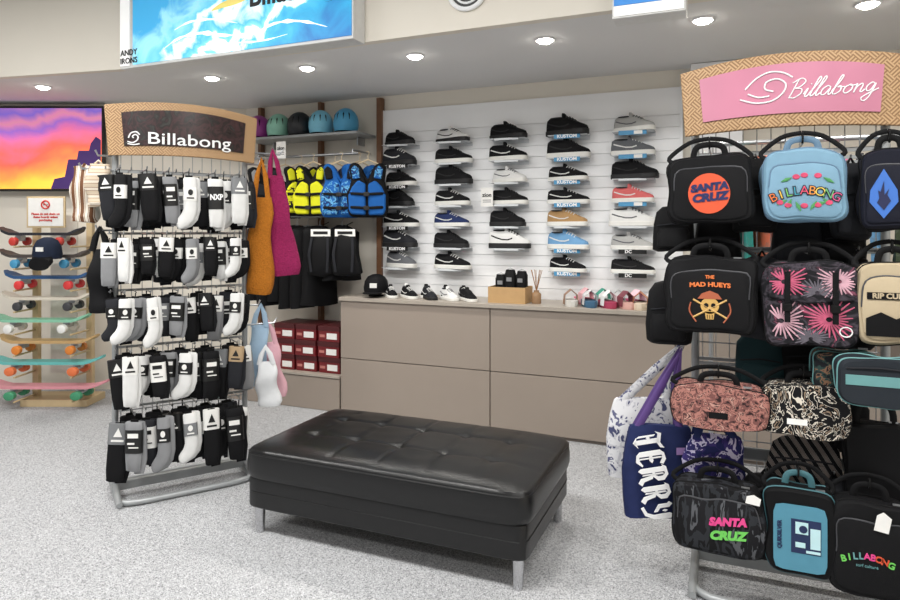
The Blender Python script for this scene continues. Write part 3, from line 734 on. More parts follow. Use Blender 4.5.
def sockproto(kd,label):
    r=thing('sock_pack',label,'socks',(0,0,0),0,'sock packs on the rack')
    if kd!='foot':
        MB().loft([(-.25,.0,.0,.03,.008),(-.245,0,0,.04,.012),(-.2,0,0,.046,.016),(-.1,0,0,.046,.017),(-.05,0,0,.045,.016),(-.028,0,0,.044,.014),(-.024,0,0,.04,.01)],24,4).wob(.008,14,2 if kd=='flat' else 8).build('sock',WHITE,r)
        MB().loft([(-.266,.022,.018,.026,.008),(-.2,.024,.022,.04,.01),(-.06,.016,.02,.042,.012),(-.03,.012,.016,.038,.008)],20,4).wob(.008,14,5).build('sock',GREY,r)
    else:
        for k,(dx,dy) in enumerate(((.008,0),(.028,.024))):
            MB().tube([(dx,dy,-.024),(dx,dy,-.03),(dx,dy,-.1),(dx,dy,-.17),(dx-.008,dy,-.2),(dx-.026,dy,-.222),(dx-.05,dy,-.236),(dx-.066,dy,-.242),(dx-.073,dy,-.244)],[.03,.038,.038,.037,.038,.035,.028,.02,.007],14,ref=(0,1,0),rb=[.01,.014,.015,.015,.015,.015,.015,.013,.005]).wob(.006,14,3).build('sock',WHITE,r)
    cx=.008 if kd=='foot' else 0; hw=.0395 if kd=='foot' else .0475
    ty=-.0175 if kd=='foot' else -.0195
    zb_={'flat':-.165,'foot':-.13,'card':-.1}[kd]; zt_={'flat':-.06,'foot':-.07,'card':-.016}[kd]
    bd=MB().loft([(zb_,cx,0,hw,-ty-.001),(zt_,cx,0,hw,-ty-.001)],24,4).build('label_band',PAPERK,r)
    zm=(zb_+zt_)/2
    if kd=='flat':
        MB().box(cx,ty,-.085,hw*1.2,.002,.02).build('band_print',GREY,bd,False)
        MB().box(cx-.01,ty,-.12,hw*.8,.002,.008).build('band_print',GREY,bd,False)
        MB().box(cx+.004,ty,-.138,hw*1.1,.002,.005).build('band_print',GREY,bd,False)
    elif kd=='foot':
        MB().loft([(ty,cx,zm+.008,.014,.014),(ty-.002,cx,zm+.008,.014,.014)],18,2,'y').build('band_print',GREY,bd)
        MB().box(cx,ty,zm-.018,hw*1.0,.002,.006).build('band_print',GREY,bd,False)
    else:
        MB().prism([(-.02,zm-.01),(.02,zm-.01),(.0,zm+.026)],ty,ty-.002).build('band_print',GREY,bd,False)
        MB().box(cx,ty,zm-.026,hw*1.2,.002,.008).build('band_print',GREY,bd,False)
    m=MB().box(0,0,-.024,.04,.01,.02); m.tube([(0,0,-.02),(0,.0,.004),(0,.008,.008)],.003,6)
    m.build('hanger',RUBBER,r)
    return r
ROWN=['top','second','third','fourth','bottom']
def inv(bd): return PAPERK if bd in (PAPERW,PAPERT) else PAPERW
BN={PAPERW:'white',PAPERK:'black',PAPERT:'tan',PAPERG:'grey'}
def ss(h,k=1): s=min(1.35,h/.25); return (s*.84*random.uniform(.86,1.05)*k,s*.9*k,s*random.uniform(.9,1.1))
for ri,x,z,h,kd,bm_,bd,nm,i in pos:
    if kd=='flat' and (ri+i)%2 and not (ri==0 and i==4): kd='card'
    lab='%s socks with %s paper band, %s from left in %s row of sock rack'%(nm,BN[bd],ORD[i],ROWN[ri])
    loc=LR+ev*x+nv*.215; loc.z=z-.006
    mats={'sock':bm_,'label_band':bd,'band_print':inv(bd)}
    rz=LYAW+random.uniform(-.75,.05)
    if kd not in sp_:
        sp_[kd]=sockproto(kd,lab); r=sp_[kd]; r.location=loc; r.rotation_euler.z=rz; r.scale=ss(h); recolor(r,mats)
        for ch in r.children:
            for g in ch.children: setmat(g,mats['band_print'])
    else: r=clone(sp_[kd],loc,rz,lab,'sock packs on the rack',mats,ss(h))
    r.rotation_euler.y=random.uniform(-.08,.08)
    if ri==0 and i==4:
        for ch in r.children:
            for g in list(ch.children): bpy.data.objects.remove(g)
        text(r,'NXP',.036,TXTW,(0,-.02,-.11),bold=.0015,sx=1.1)
CH=[(BLACK,'black'),(BLACK,'black'),(BLACK,'black'),(DARK,'charcoal'),(WHITE,'white'),(WHITE,'white'),(GREY,'grey')]
for ri,x,z,h,tx in mids:
    c2=random.choice(CH); bd=random.choice([PAPERK,PAPERK,PAPERW,PAPERG])
    loc=LR+ev*x+nv*.13; loc.z=z-.006-random.uniform(0,.03)
    r=clone(sp_[random.choice(['flat','card','foot'])],loc,LYAW+random.uniform(-.6,.1),'%s socks set back %s in %s row of sock rack'%(c2[1],tx,ROWN[ri]),'sock packs on the rack',{'sock':c2[0],'label_band':bd,'band_print':inv(bd)},ss(h,1.05))
    r.rotation_euler.y=random.uniform(-.1,.1)
for ri,x,z,h,kd,bm_,bd,nm,i in pos:
    c2=random.choice([(BLACK,'black'),(DARK,'charcoal')])
    lab='%s socks deepest behind the %s from left in %s row of sock rack'%(c2[1],ORD[i],ROWN[ri])
    loc=LR+ev*x+nv*.06; loc.z=z-.006
    clone(sp_['flat'],loc,LYAW+random.uniform(-.2,.2),lab,'sock packs on the rack',{'sock':c2[0]},(min(1.3,h/.25)*1.1,1.1,min(1.3,h/.25)*1.08))
# bags hanging at the rack's sides
def soft(label,name,cat,px0,py0,px1,py1,mat,t=.05,topw=.25,straps=True,lean=0,group=None,e=3,b0=.62,dy=0,seed=0):
    o=LR+ev*((.45 if px0>180 else -.45))
    c,w,zt,zb=fit(px0,py0,px1,py1,o+Vector((0,0,0)),YAW+.15); h=zt-zb
    r=thing(name,label,cat,(c.x,c.y,zb),YAW+.15,group)
    if dy: r.location=r.location+nv*dy
    if not straps: b0=.97
    secs=[]
    for k in range(13):
        u=k/12; wd=w*.5*(1-(1-topw)*u**1.6)*(1 if k else .86)
        secs.append((h*b0*u,lean*w*(u-.5)+.01*math.sin(u*9),.012*math.sin(u*7),wd,t*(1-.55*u)*(1 if k else .6)))
    MB().loft(secs,30,e).wob(.016,8,seed,.6).build('body',mat,r)
    xt=lean*w*.5; wt=w*.5*topw*.8
    if straps:
        for d in (-.012,.012):
            MB().tube([(xt-wt,d,h*b0*.97),(xt-wt*.6+lean*w*.15,d,h*(b0+.55*(1-b0))),(xt+lean*w*.3,d,h),(xt+wt*.6+lean*w*.15,d,h*(b0+.55*(1-b0))),(xt+wt,d,h*b0*.97)],.014,8,ref=(0,1,0),rb=.004).build('strap',mat,r)
    else:
        MB().tube([(-w*.15,0,h*.95),(0,0,h*1.02),(w*.15,0,h*.95)],.007,6).build('loop',mat,r)
    return r
MUST=mk('mustard crochet',(178,110,36),.9,var=.35,vs=90,bump=1,bs=120,bk='voronoi')
MAG=mk('magenta crochet',(146,38,86),.9,var=.35,vs=90,bump=1,bs=120,bk='voronoi')
soft('long mustard crochet bag hanging at the right side of sock rack','crochet_bag','bag',244,160,272,293,MUST,.06,.62,True,.05,b0=.72,dy=.05,seed=1)
soft('magenta crochet bag hanging beside the mustard one','crochet_bag','bag',264,150,297,276,MAG,.06,.4,True,-.25,b0=.8,dy=-.03,seed=4)
STR=pat('brown striped canvas',[(0,(110,76,54)),(.35,(215,205,190)),(.62,(140,100,72)),(.8,(222,216,204))],'wave',7,.8,True,0,0)
PLAID=pat('beige check canvas',[(0,(196,180,158)),(.5,(120,84,62)),(.7,(214,204,188))],'wave',8,.8,True,0,0,rot=(0,PI/2,0))
soft('brown and cream striped bag, outer one left of sock rack','canvas_bag','bag',72,165,97,222,STR,.05,.92,False,.0,seed=2)
soft('beige checked bag hanging close against left of sock rack','canvas_bag','bag',86,163,108,208,PLAID,.05,.92,False,0,dy=.09,seed=3)
soft('black bag hanging low at the left side of sock rack','canvas_bag','bag',88,228,112,313,BLACK,.05,.8,True,0,b0=.75,seed=5)
LILAC=mk('pastel blue cotton',(160,186,208),.85,bump=.3); PPINK=mk('pastel pink cotton',(212,166,176),.85,bump=.3); WCOT=mk('white cotton',(222,224,226),.85,bump=.3)
soft('pastel blue cotton bag hanging right of lower sock rows','cotton_bag','bag',247,305,268,386,LILAC,.04,.8,True,.2,'pastel bags by the sock rack',b0=.75,seed=6)
soft('pastel pink cotton bag with thin straps beside the blue one','cotton_bag','bag',264,322,286,398,PPINK,.04,.7,True,-.3,'pastel bags by the sock rack',b0=.72,dy=-.04,seed=7)
soft('white cotton bag hanging lowest right of sock rack','cotton_bag','bag',251,345,276,402,WCOT,.04,.7,True,-.1,'pastel bags by the sock rack',b0=.72,dy=.08,seed=8)

# ---- lunch bag rack
RR_=W(1.43,2.77); FY=RR_.y-.34
bags=[]; BN_=[0]
def lunch(label,x0,y0,x1,y1,mat,d=.11,trim=BLACK2,name='lunch_bag',wy=FY,e=7,handle=.05,taper=0,group='lunch bags on the rack',pocket=True,sag=.014,amp=.015):
    BN_[0]+=1; sd=BN_[0]*3.7
    c,w,zt,zb=fit(x0,y0,x1,y1,Vector((0,wy,0))); h=zt-zb
    r=thing(name,label,'bag',(c.x,wy+d/2,zb),0,group)
    def shape(mb):
        for p_ in mb.v:
            p_.x*=1-taper*(p_.z/h-.5)
            p_.z-=sag*(1-(2*p_.x/w)**2)*max(0,p_.z/h)**2*(1 if handle==0 else -.4)
        return mb.wob(amp,9,sd)
    secs=[(y,0,h/2,w/2*k,h/2*k) for y,k in ((-d/2,.94),(-d/2+.008,.985),(-d/2+.02,1),(-d/2+.034,.985),(-d/2+.05,1),(d/2-.03,1),(d/2-.01,.97),(d/2,.9))]
    shape(MB().loft(secs,64,e,'y')).build('body',mat,r)
    for yy in (-d/2+.02,d/2-.03):
        shape(MB().tube([(x,yy,z+h/2) for x,z in (sup(2*PI*k/64,w/2*1.004,h/2*1.004,e) for k in range(64))],.0035,6,True)).build('zip',trim,r)
    yb=-d/2-.0005
    if pocket:
        shape(MB().loft([(-d/2+.002,0,h*.44,w*.43,h*.38),(-d/2-.006,0,h*.44,w*.425,h*.375),(-d/2-.009,0,h*.44,w*.405,h*.35)],48,e,'y')).build('front_pocket',mat,r)
        shape(MB().tube([(x,-d/2-.004,z+h*.44) for x,z in (sup(PI*(.02+.96*k/24),w*.43,h*.385,e) for k in range(25))],.003,6)).build('pocket_zip',trim if trim is not BLACK2 else mk('zip grey',(62,63,67),.5),r)
        yb-=.009
    if handle:
        MB().tube(crom([(-w*.2,0,h-.006),(-w*.17,0,h+handle*.7),(-w*.08,0,h+handle),(w*.08,0,h+handle),(w*.17,0,h+handle*.7),(w*.2,0,h-.006)],4),.012,8,ref=(0,1,.001),rb=.0035).build('handle',trim,r)
        MB().tube([(.0,.012*math.cos(a*PI/6),h+handle+.006+.02*math.sin(a*PI/6)) for a in range(12)],.004,6,True).build('clip',RUBBER,r)
        for s in (-1,1):
            MB().tube(crom([(s*w*.44,.01,h*.93),(s*w*.5,.02,h*1.02),(s*w*.25,.03,h+handle*1.3),(0,.03,h+handle*1.6)],4),.009,6,ref=(0,1,0),rb=.003).build('shoulder_strap',BLACK2,r)
        bags.append((c.x-RR_.x,round(zt+handle-.012,2),abs(wy+d/2-RR_.y)))
    MB().box(w*.3,-d/2+.03,h+.004,.03,.008,.006).build('zip_pull',STEEL,r,False)
    return r,w,h,yb
def disc(par,name,x,y,z,a,b,mat,t=.003,e=2): return MB().loft([(y,x,z,a,b),(y-t,x,z,a,b)],36,e,'y').build(name,mat,par)
ORNG=mk('orange print',(214,84,48),.5)
r,w,h,y=lunch('black lunch bag with orange round logo, top left of the rack',668,156,752,223,BLACK,taper=-.04)
disc(r,'round_patch',.0,y,h*.44,w*.25,h*.3,ORNG)
DBL=mk('deep blue print',(24,34,84))
text(r,'SANTA',.038,DBL,(0,y-.003,h*.53),bold=.0028,sx=1.12,rot=.1,shear=.15)
text(r,'CRUZ',.042,DBL,(0.002,y-.003,h*.38),bold=.0028,sx=1.15,rot=.1,shear=.15)
PB=mk('powder blue nylon',(122,158,180),.7,bump=.2)
r,w,h,y=lunch('powder blue lunch bag with colourful arched lettering, top row centre',762,151,848,222,PB,trim=mk('slate blue trim',(92,122,146)),e=5)
HUES=[(230,120,60),(236,190,70),(110,180,90),(60,150,170),(220,80,110),(236,150,70),(230,200,90),(100,170,110),(206,80,130)]
for i,ch in enumerate('BILLABONG'):
    u=i-4; X=u*.026; zz=h*.44-2.4*X*X
    text(r,ch,.046,mk('dark outline print',(40,50,60)),(X,y,zz),bold=.0034,rot=-.11*u)
    text(r,ch,.046,mk('letter colour %d'%i,HUES[i],.5),(X,y-.003,zz),bold=-.0004,rot=-.11*u)
FP=mk('flower print',(196,66,100),var=.5,vs=40)
for x,z in ((-.09,.24),(-.06,.2),(.0,.19),(.05,.2),(.09,.23),(-.03,.6),(.05,.61),(.0,.62)): MB().loft([(y,x*.9,h*z+.01,.013,.01),(y-.003,x*.9,h*z+.01,.011,.008)],12,2,'y').build('flower_print',FP,r)
for x,z,a in ((-.075,.28,.5),(-.02,.22,2),(.03,.23,1),(.075,.28,2.4),(-.05,.26,1.2),(.055,.26,.3),(-.06,.6,.4),(.08,.58,2.6)): MB().tube([(x-.02*math.cos(a),y-.002,h*z-.02*math.sin(a)),(x,y-.002,h*z),(x+.02*math.cos(a),y-.002,h*z+.02*math.sin(a))],[.001,.007,.001],6,ref=(0,1,0),rb=.001).build('leaf_print',mk('leaf green print',(70,140,80)),r)
r,w,h,y=lunch('dark navy lunch bag with blue flame diamond, top right of rack',862,150,925,230,mk('dark navy nylon',(22,24,36),.7),taper=-.06)
fb=mk('bright blue print',(60,110,190),.5)
MB().prism([(x*.055-.03,h*.44+z*.085) for x,z in ((0,-1),(.8,-.3),(.75,.2),(0,1.1),(-.75,.2),(-.8,-.3))],y,y-.003).build('diamond_patch',fb,r,False)
MB().prism([(x*.035-.03,h*.42+z*.055) for x,z in ((0,-.9),(.6,-.3),(.3,.1),(.45,.5),(.05,.1),(0,1),(-.3,.3),(-.5,.4),(-.4,-.1),(-.6,-.4))],y-.003,y-.005).build('flame_print',mk('flame dark blue',(24,30,70)),r,False)
r,w,h,y=lunch('black lunch bag with gold crest print, second row left',665,259,757,334,BLACK,taper=.02)
gold=mk('gold print',(200,160,90),.5); rust=mk('rust print',(170,90,60))
text(r,'THE',.018,mk('orange text print',(226,120,60)),(0,y,h*.76),bold=.0008)
text(r,'MAD HUEYS',.024,mk('orange text print',(226,120,60)),(0,y,h*.66),bold=.001,sx=1.15,arc=.6)
disc(r,'crest',0,y,h*.38,.034,.032,gold)
MB().prism([(-.018,h*.3),(-.014,h*.2),(.014,h*.2),(.018,h*.3)],y,y-.003).build('crest_jaw',gold,r,False)
for s in (-1,1): disc(r,'crest_print',s*.013,y-.003,h*.385,.0085,.009,BLACK,.001)
MB().prism([(-.005,h*.31),(.005,h*.31),(0,h*.35)],y-.003,y-.004).build('crest_print',BLACK,r,False)
for k in (-.009,0,.009): MB().box(k,y-.0035,h*.235,.0025,.001,.016).build('crest_print',BLACK,r,False)
MB().prism([(-.045,h*.47),(.045,h*.47),(.03,h*.54),(0,h*.58),(-.03,h*.54)],y-.001,y-.004).build('crest_hat',rust,r,False)
for s in (-1,1):
    MB().tube([(-s*.062,y-.0005,h*.22),(s*.062,y-.0005,h*.46)],.004,6).build('crossed_bar',gold,r)
    MB().tube(crom([(s*.05,y-.001,h*.16),(s*.075,y-.001,h*.3),(s*.07,y-.001,h*.42)],4),.003,6).build('laurel_print',rust,r)
TIE=pat('charcoal black tie dye',[(0,(16,16,19)),(.45,(26,26,30)),(.54,(70,64,72)),(.6,(24,24,28)),(.68,(140,80,100)),(.76,(30,28,32))],'noise',10,.75,False,4,2.5)
r,w,h,y=lunch('black and pink burst dyed buckle bag, second row centre',764,264,860,347,TIE,d=.12,name='buckle_bag',pocket=False)
MB().prism([(-w*.46,h*.97),(w*.46,h*.97),(w*.45,h*.58),(0,h*.52),(-w*.45,h*.58)],y-.001,y-.012).build('flap',TIE,r,True,.006)
PKS=[mk('burst pink print',(190,92,120),.7,var=.4,vs=60),mk('burst pale pink print',(200,158,170),.7,var=.4,vs=60),mk('burst grey print',(96,92,100),.7,var=.3,vs=60)]
for j,(bx,bz,R_,cm) in enumerate(((-.09,.78,.085,0),(.09,.8,.075,1),(.02,.66,.06,2),(-.1,.3,.09,1),(.06,.34,.09,0),(.0,.1,.06,2))):
    m=MB(); yy=y-.0135 if bz>.6 else y-.0015; zc=h*bz
    for a in range(26):
        th=a*2*PI/26+j; rr=R_*(.55+.45*abs(math.sin(a*2.7+j))); r0=R_*.12
        P=[Vector((bx+math.cos(th)*rr*t+r0*math.cos(th),yy,zc+(math.sin(th)*rr*t+r0*math.sin(th))*.85)) for t in (0,.3,.6,1)]
        P=[q for q in P if abs(q.x)<w*.45 and h*.03<q.z<h*.96 and ((q.z>h*.59)==(bz>.6))]
        if len(P)>2: m.tube(P,[.0008+.0026*math.sin(PI*(i+.5)/len(P)) for i in range(len(P))],6,ref=(0,1,0),rb=.0008)
    if m.v: m.build('burst_print',PKS[cm],r)
for s in (-.25,.25): MB().box(w*s,y-.015,h*.6,.02,.006,h*.62).build('buckle_strap',BLACK2,r,False)
for s in (-.25,.25): MB().box(w*s,y-.019,h*.47,.032,.01,.03).build('buckle',RUBBER,r,False,.003)
MB().tube([(w*.36+.02*math.cos(a*.4),y-.002,h*.2+.018*math.sin(a*.4)) for a in range(16)],.0025,6,True).build('round_print',TXTW,r)
BEI=mk('beige nylon',(186,170,142),.7,bump=.2)
r,w,h,y=lunch('beige and black lunch bag at right end of second row',858,264,935,345,BEI)
MB().prism([(-w*.4,h*.1),(w*.4,h*.1),(w*.4,h*.32),(w*.2,h*.4),(0,h*.32),(-w*.2,h*.4),(-w*.4,h*.32)],y,y-.004).build('black_panel',BLACK2,r,False)
MB().box(-.02,y-.001,h*.6,w*.6,.003,.026).build('logo_bar',BLACK2,r,False)
text(r,'RIP CURL',.026,BEI,(-.02,y-.0025,h*.6),bold=.001)
FLO=pat('dusty pink floral',[(0,(50,36,36)),(.38,(120,80,76)),(.48,(170,118,108)),(.56,(84,58,56)),(.62,(190,146,134)),(.68,(60,42,42))],'noise',40,.8,True,3,1)
r,w,h,y=lunch('dusty pink floral long cooler bag, third row left',671,388,768,431,FLO,d=.14,handle=.04,pocket=False)
MB().box(0,y,h*.35,w*.2,.002,.025).build('patch',BLACK2,r,False)
PLM=pat('black white palm leaf',[(0,(18,18,20)),(.47,(26,26,29)),(.5,(216,208,194)),(.54,(20,20,22)),(.62,(150,130,110)),(.66,(20,20,22))],'noise',7,.8,True,2,6)
r,w,h,y=lunch('black and cream palm leaf cooler bag, third row centre',764,388,850,438,PLM,d=.14,handle=.04,pocket=False,wy=FY+.03)
MB().box(-.03,y,h*.3,w*.24,.002,.022).build('patch',PAPERW,r,False)
DFL=pat('dark tropical floral',[(0,(24,26,30)),(.5,(40,60,56)),(.58,(120,90,70)),(.64,(26,28,32))],'noise',26,.7,True,3,1)
TL=mk('teal stripe nylon',(100,150,150),.6); TLD=mk('dark slate nylon',(38,43,49),.7)
r,w,h,y=lunch('dark floral pencil case left of the teal case',812,350,878,396,DFL,d=.1,e=3.6,handle=0,name='pencil_case',wy=FY+.05,pocket=False,trim=TL)
r,w,h,y=lunch('teal and black rounded case at right end of third row',838,356,925,408,TLD,d=.12,e=3.4,handle=0,name='cooler_case',trim=TL,wy=FY-.07,pocket=False)
MB().box(0,y,h*.5,w*.82,.003,h*.2).build('teal_panel',TL,r,True,.001)
MB().tube([(-w*.4,y,h*.72),(0,y-.004,h*.76),(w*.4,y,h*.72)],.004,6).build('top_zip',DARK,r)
CHR=pat('charcoal streak print',[(0,(18,18,20)),(.45,(44,46,50)),(.53,(24,24,27)),(.62,(84,86,90)),(.68,(24,24,27))],'noise',18,.75,True,4,.5,sc=(1,1,.3))
PK=mk('hot pink print',(226,70,140),.5); GN=mk('lime green print',(110,200,90),.5)
r,w,h,y=lunch('charcoal lunch bag with pink and green lettering, bottom row left',672,488,765,556,CHR,d=.13,taper=.05)
text(r,'SANTA',.04,PK,(.035,y-.001,h*.53),bold=.0028,rot=.12,shear=.25,sx=1.05)
text(r,'CRUZ',.044,GN,(.035,y-.001,h*.33),bold=.0028,rot=.12,shear=.25,sx=1.1)
MB().prism([(.1,h*.86),(.15,h*.84),(.155,h*.94),(.13,h*.99),(.105,h*.96)],y-.004,y-.006).build('price_tag',PAPERW,r,False)
r,w,h,y=lunch('black lunch bag with teal front panel and block print, bottom row centre',765,492,836,576,BLACK2,d=.12,trim=mk('dark teal piping',(60,104,112),.6),pocket=False)
disc(r,'front_panel',.0,y,h*.45,w*.38,h*.39,mk('dusty teal panel',(78,138,160),.6),.006,9)
bl=mk('pale aqua print',(190,225,230)); nb=mk('ink blue print',(24,40,80))
MB().box(.02,y-.0065,h*.48,w*.42,.002,h*.4).build('emblem_frame',nb,r,False)
for bx,bz,bw,bh in ((-.06,.58,.18,.14),(.13,.47,.14,.24),(-.08,.38,.14,.06),(.1,.31,.2,.03)): MB().box(w*bx+.02,y-.008,h*bz,w*bw,.002,h*bh).build('emblem_block',bl,r,False)
disc(r,'emblem_dot',w*-.04+.02,y-.0095,h*.57,.014,.014,nb,.001)
text(r,'QUIKSILVER',.02,nb,(-w*.29,y-.0065,h*.47),rot=PI/2,bold=.0005)
r,w,h,y=lunch('black lunch bag with small multicoloured lettering and white tag, bottom right',830,506,918,600,BLACK,d=.13)
for i,(ch,cc) in enumerate(zip('BILLABONG',[GN,GN,TL,TL,PK,PK,ORNG,ORNG,GN])):
    u=i-4; text(r,ch,.032,cc,(-.02+u*.0185,y-.001,h*.46-.0012*u*u),bold=.001,rot=-.06*u)
text(r,'surf culture',.015,TL,(-.02,y-.001,h*.36))
MB().prism([(.0,h*.76),(.045,h*.74),(.055,h*.9),(.03,h*.96),(.01,h*.92)],y-.004,y-.006).build('price_tag',PAPERW,r,False)
# large plain tote lower right
r,w,h,y=lunch('large plain black tote behind the bottom right row',846,424,908,504,BLACK2,d=.1,e=10,handle=0,name='tote_bag',wy=FY+.12,pocket=False,group='bags behind the front row')
for s in (-1,1): MB().tube(crom([(s*w*.3,-.02,h*.96),(s*w*.28,-.02,h*1.15),(s*w*.1,.0,h*1.35),(0,.02,h*1.4)],4),.012,6,ref=(0,1,0),rb=.004).build('strap',BLACK2,r)
# darker bags behind the front row
SLAT_=pat('dark striped bag print',[(0,(20,20,24)),(.5,(180,176,170)),(.6,(30,30,34)),(.72,(120,110,104))],'wave',10,.8,True,1,1,rot=(0,.6,0))
BB=[('black backpack behind the top left lunch bag',652,205,694,252,BLACK2,FY+.15),('black backpack at left edge behind the crest bag',645,283,692,345,BLACK,FY+.15),
  ('charcoal bag behind and between crest and buckle bags',736,257,790,340,DARK,FY+.15),('black bag set behind the gap between top row logo bags',732,160,780,232,BLACK,FY+.15),('charcoal bag set behind powder blue and navy bags',832,162,874,240,DARK,FY+.15),
  ('black bag behind and between buckle and beige bags',844,256,878,352,BLACK2,FY+.15),
  ('dark bag hanging behind the bottom row centre bags',740,478,794,562,BLACK,FY+.15),('charcoal bag behind the teal panel and tagged bags',820,482,852,566,DARK,FY+.15),
  ('black bag deep in the rack behind top left logo bag',694,216,742,268,BLACK,FY+.3),('charcoal bag deep in the rack below powder blue bag',770,212,822,270,DARK,FY+.3),('dark bag deep in rack below powder blue bag, right side',818,216,866,268,BLACK2,FY+.3),('black bag deep in the rack under the buckle bag',778,330,838,390,BLACK2,FY+.3),
  ('dark teal bag deep in rack above palm leaf cooler',734,334,786,392,mk('dark teal nylon',(30,54,58),.75),FY+.3),('black bag deep in rack between palm cooler and plain tote',826,398,870,452,BLACK,FY+.3),
  ('striped dark bag deep in the rack below palm leaf cooler',766,436,842,486,SLAT_,FY+.26)]
for lab,x0,y0,x1,y1,mt,wy in BB:
    c,w,zt,zb=fit(x0,y0,x1,y1,Vector((0,wy,0))); h=zt-zb
    r=thing('backpack',lab,'bag',(c.x,wy+.05 if wy<FY+.25 else wy-.01,zb),0,'bags behind the front row')
    tk=1 if wy<FY+.25 else .6
    MB().loft([(0,0,0,w*.4,.03*tk),(h*.04,0,0,w*.48,.045*tk),(h*.3,0,0,w*.5,.05*tk),(h*.6,0,0,w*.47,.048*tk),(h*.85,0,0,w*.43,.04*tk),(h*.97,0,0,w*.3,.025*tk),(h,0,0,w*.15,.012)],36,4).wob(.014,9,x0*.1,.3).build('body',mt,r)
    MB().loft([(h*.08,0,-.045*tk,w*.34,.02),(h*.12,0,-.05*tk,w*.38,.024),(h*.4,0,-.05*tk,w*.38,.022),(h*.5,0,-.045*tk,w*.33,.012)],30,4).wob(.01,9,x0*.1,.2).build('front_pocket',mt,r)
    MB().tube([(-w*.38,-.045*tk,h*.56),(0,-.056*tk,h*.6),(w*.38,-.045*tk,h*.56)],.0035,6).build('zip',DARK,r)
    MB().tube([(-w*.1,0,h*.97),(0,0,h*1.07),(w*.1,0,h*.97)],.007,6).build('handle',BLACK2,r)
    bags.append((c.x-RR_.x,round(zt+h*.05,2),max(.06,abs(wy+.05-RR_.y))))
# totes at the left of the rack
TOT=pat('white blue grey print',[(0,(70,74,106)),(.36,(190,190,196)),(.44,(214,214,216)),(.6,(96,98,128)),(.68,(206,206,210))],'noise',24,.85,True,2,.8)
def tote(label,x0,y0,x1,y1,mat,Z,strapmat,top,lean=0,th=.05,seed=0):
    o=W(0,Z); c,w,zt,zb=fit(x0,y0,x1,y1,o,YAW); h=zt-zb
    r=thing('tote_bag',label,'bag',(c.x,c.y,zb),YAW)
    MB().loft([(h*u,lean*(u-.5)+.008*math.sin(u*8),.01*math.sin(u*6),w/2*k,th*t) for u,k,t in ((0,.8,.5),(.02,.92,.9),(.2,1,1),(.5,.98,.95),(.8,.93,.7),(.97,.9,.4),(1,.9,.3))],36,3.5).wob(.012,7,seed,.3).build('body',mat,r)
    o2=on_plane(top[0],top[1],o,YAW); ex=Vector((Cc,S,0)); tx=(o2-c).dot(ex); tz=o2.z-zb
    for dy in (-.014,.014):
        MB().tube([(-w*.3,dy,h*.96),(-w*.2+(tx+w*.2)*.5,dy,h+(tz-h)*.55),(tx,dy,tz),(w*.2+(tx-w*.2)*.5,dy,h+(tz-h)*.5),(w*.3,dy,h*.96)],.017,8,ref=(0,1,0),rb=.004).build('strap',strapmat,r)
    return r,w,h,-th-.001
tote('white tote with blue grey print hanging left of lunch bag rack',607,398,680,477,TOT,2.98,TOT,(683,345),0,seed=1)
NVY=mk('navy denim',(34,43,82),.85,var=.2,bump=.4)
r,w,h,y=tote('navy blue tote with white capital lettering and purple strap beside rack',622,424,692,516,NVY,2.80,mk('purple webbing',(84,58,120)),(680,350),0,seed=2)
# ornate blackletter capitals, unit height: bars as boxes, broken strokes as polygons
def dia(x,z,a,b): return [(x-a,z),(x,z-b),(x+a,z),(x,z+b)]
SER={'T':[[(.3,.06),(.4,-.04),(.5,.06),(.5,.86),(.3,.86)],[(-.02,.78),(.1,.98),(.5,.9),(.78,1.02),(.74,.88),(.5,.78),(.12,.86)],[(.12,.2),(.18,.12),(.18,.7),(.12,.76)],dia(.24,.5,.09,.07),[(.16,.1),(.4,-.04),(.66,.12),(.4,.06)]],
 'E':[[(.06,.14),(.2,.02),(.28,.1),(.28,.9),(.2,.98),(.06,.86)],[(.36,.14),(.41,.1),(.41,.9),(.36,.86)],[(.2,.98),(.5,1.02),(.72,.9),(.66,.8),(.46,.9),(.26,.9)],[(.28,.46),(.5,.44),(.62,.52),(.5,.58),(.28,.56)],[(.2,.02),(.5,-.03),(.74,.16),(.68,.2),(.46,.1),(.26,.1)]],
 'Y':[[(.0,.9),(.1,1.0),(.24,.88),(.24,.56),(.4,.46),(.4,.34),(.08,.52),(.08,.84)],[(.52,.88),(.62,1.0),(.76,.88),(.72,.3),(.5,.0),(.16,-.1),(.1,.0),(.42,.1),(.54,.32)],dia(.38,.72,.05,.09)],
 'R':[[(.06,.1),(.16,.0),(.28,.1),(.28,.9),(.06,.9)],[(.34,.16),(.39,.12),(.39,.88),(.34,.84)],[(-.04,.84),(.08,.98),(.44,1.02),(.68,.86),(.68,.64),(.46,.48),(.28,.48),(.28,.56),(.42,.58),(.5,.68),(.5,.82),(.4,.92),(.1,.86)],[(.4,.5),(.56,.46),(.66,.16),(.84,.06),(.7,-.05),(.52,.06)]]}
sz=.105; rot=-1.42; ox,oz=-.035,h*.5; X0=-2.0; m=MB()
for chx,adv in (('T',.8),('E',.78),('R',.86),('R',.86),('Y',.8)):
    for P in SER[chx]:
        Q=[]
        for a,b in P:
            xx=(a+X0)*sz*.86; zz=(b-.5)*sz*1.15
            Q.append((ox+xx*math.cos(rot)-zz*math.sin(rot),oz+xx*math.sin(rot)+zz*math.cos(rot)))
        m.prism(Q,y-.008,y-.014)
    X0+=adv
m.build('lettering',TXTW,r,False)
MB().box(.09,y-.004,h*.75,.05,.002,.03).build('patch',mk('lilac patch',(150,120,170)),r,False)
FRG=pat('purple navy fringe print',[(0,(36,40,86)),(.45,(60,50,110)),(.52,(196,190,214)),(.6,(46,44,96))],'noise',16,.85,True,2,1.5)
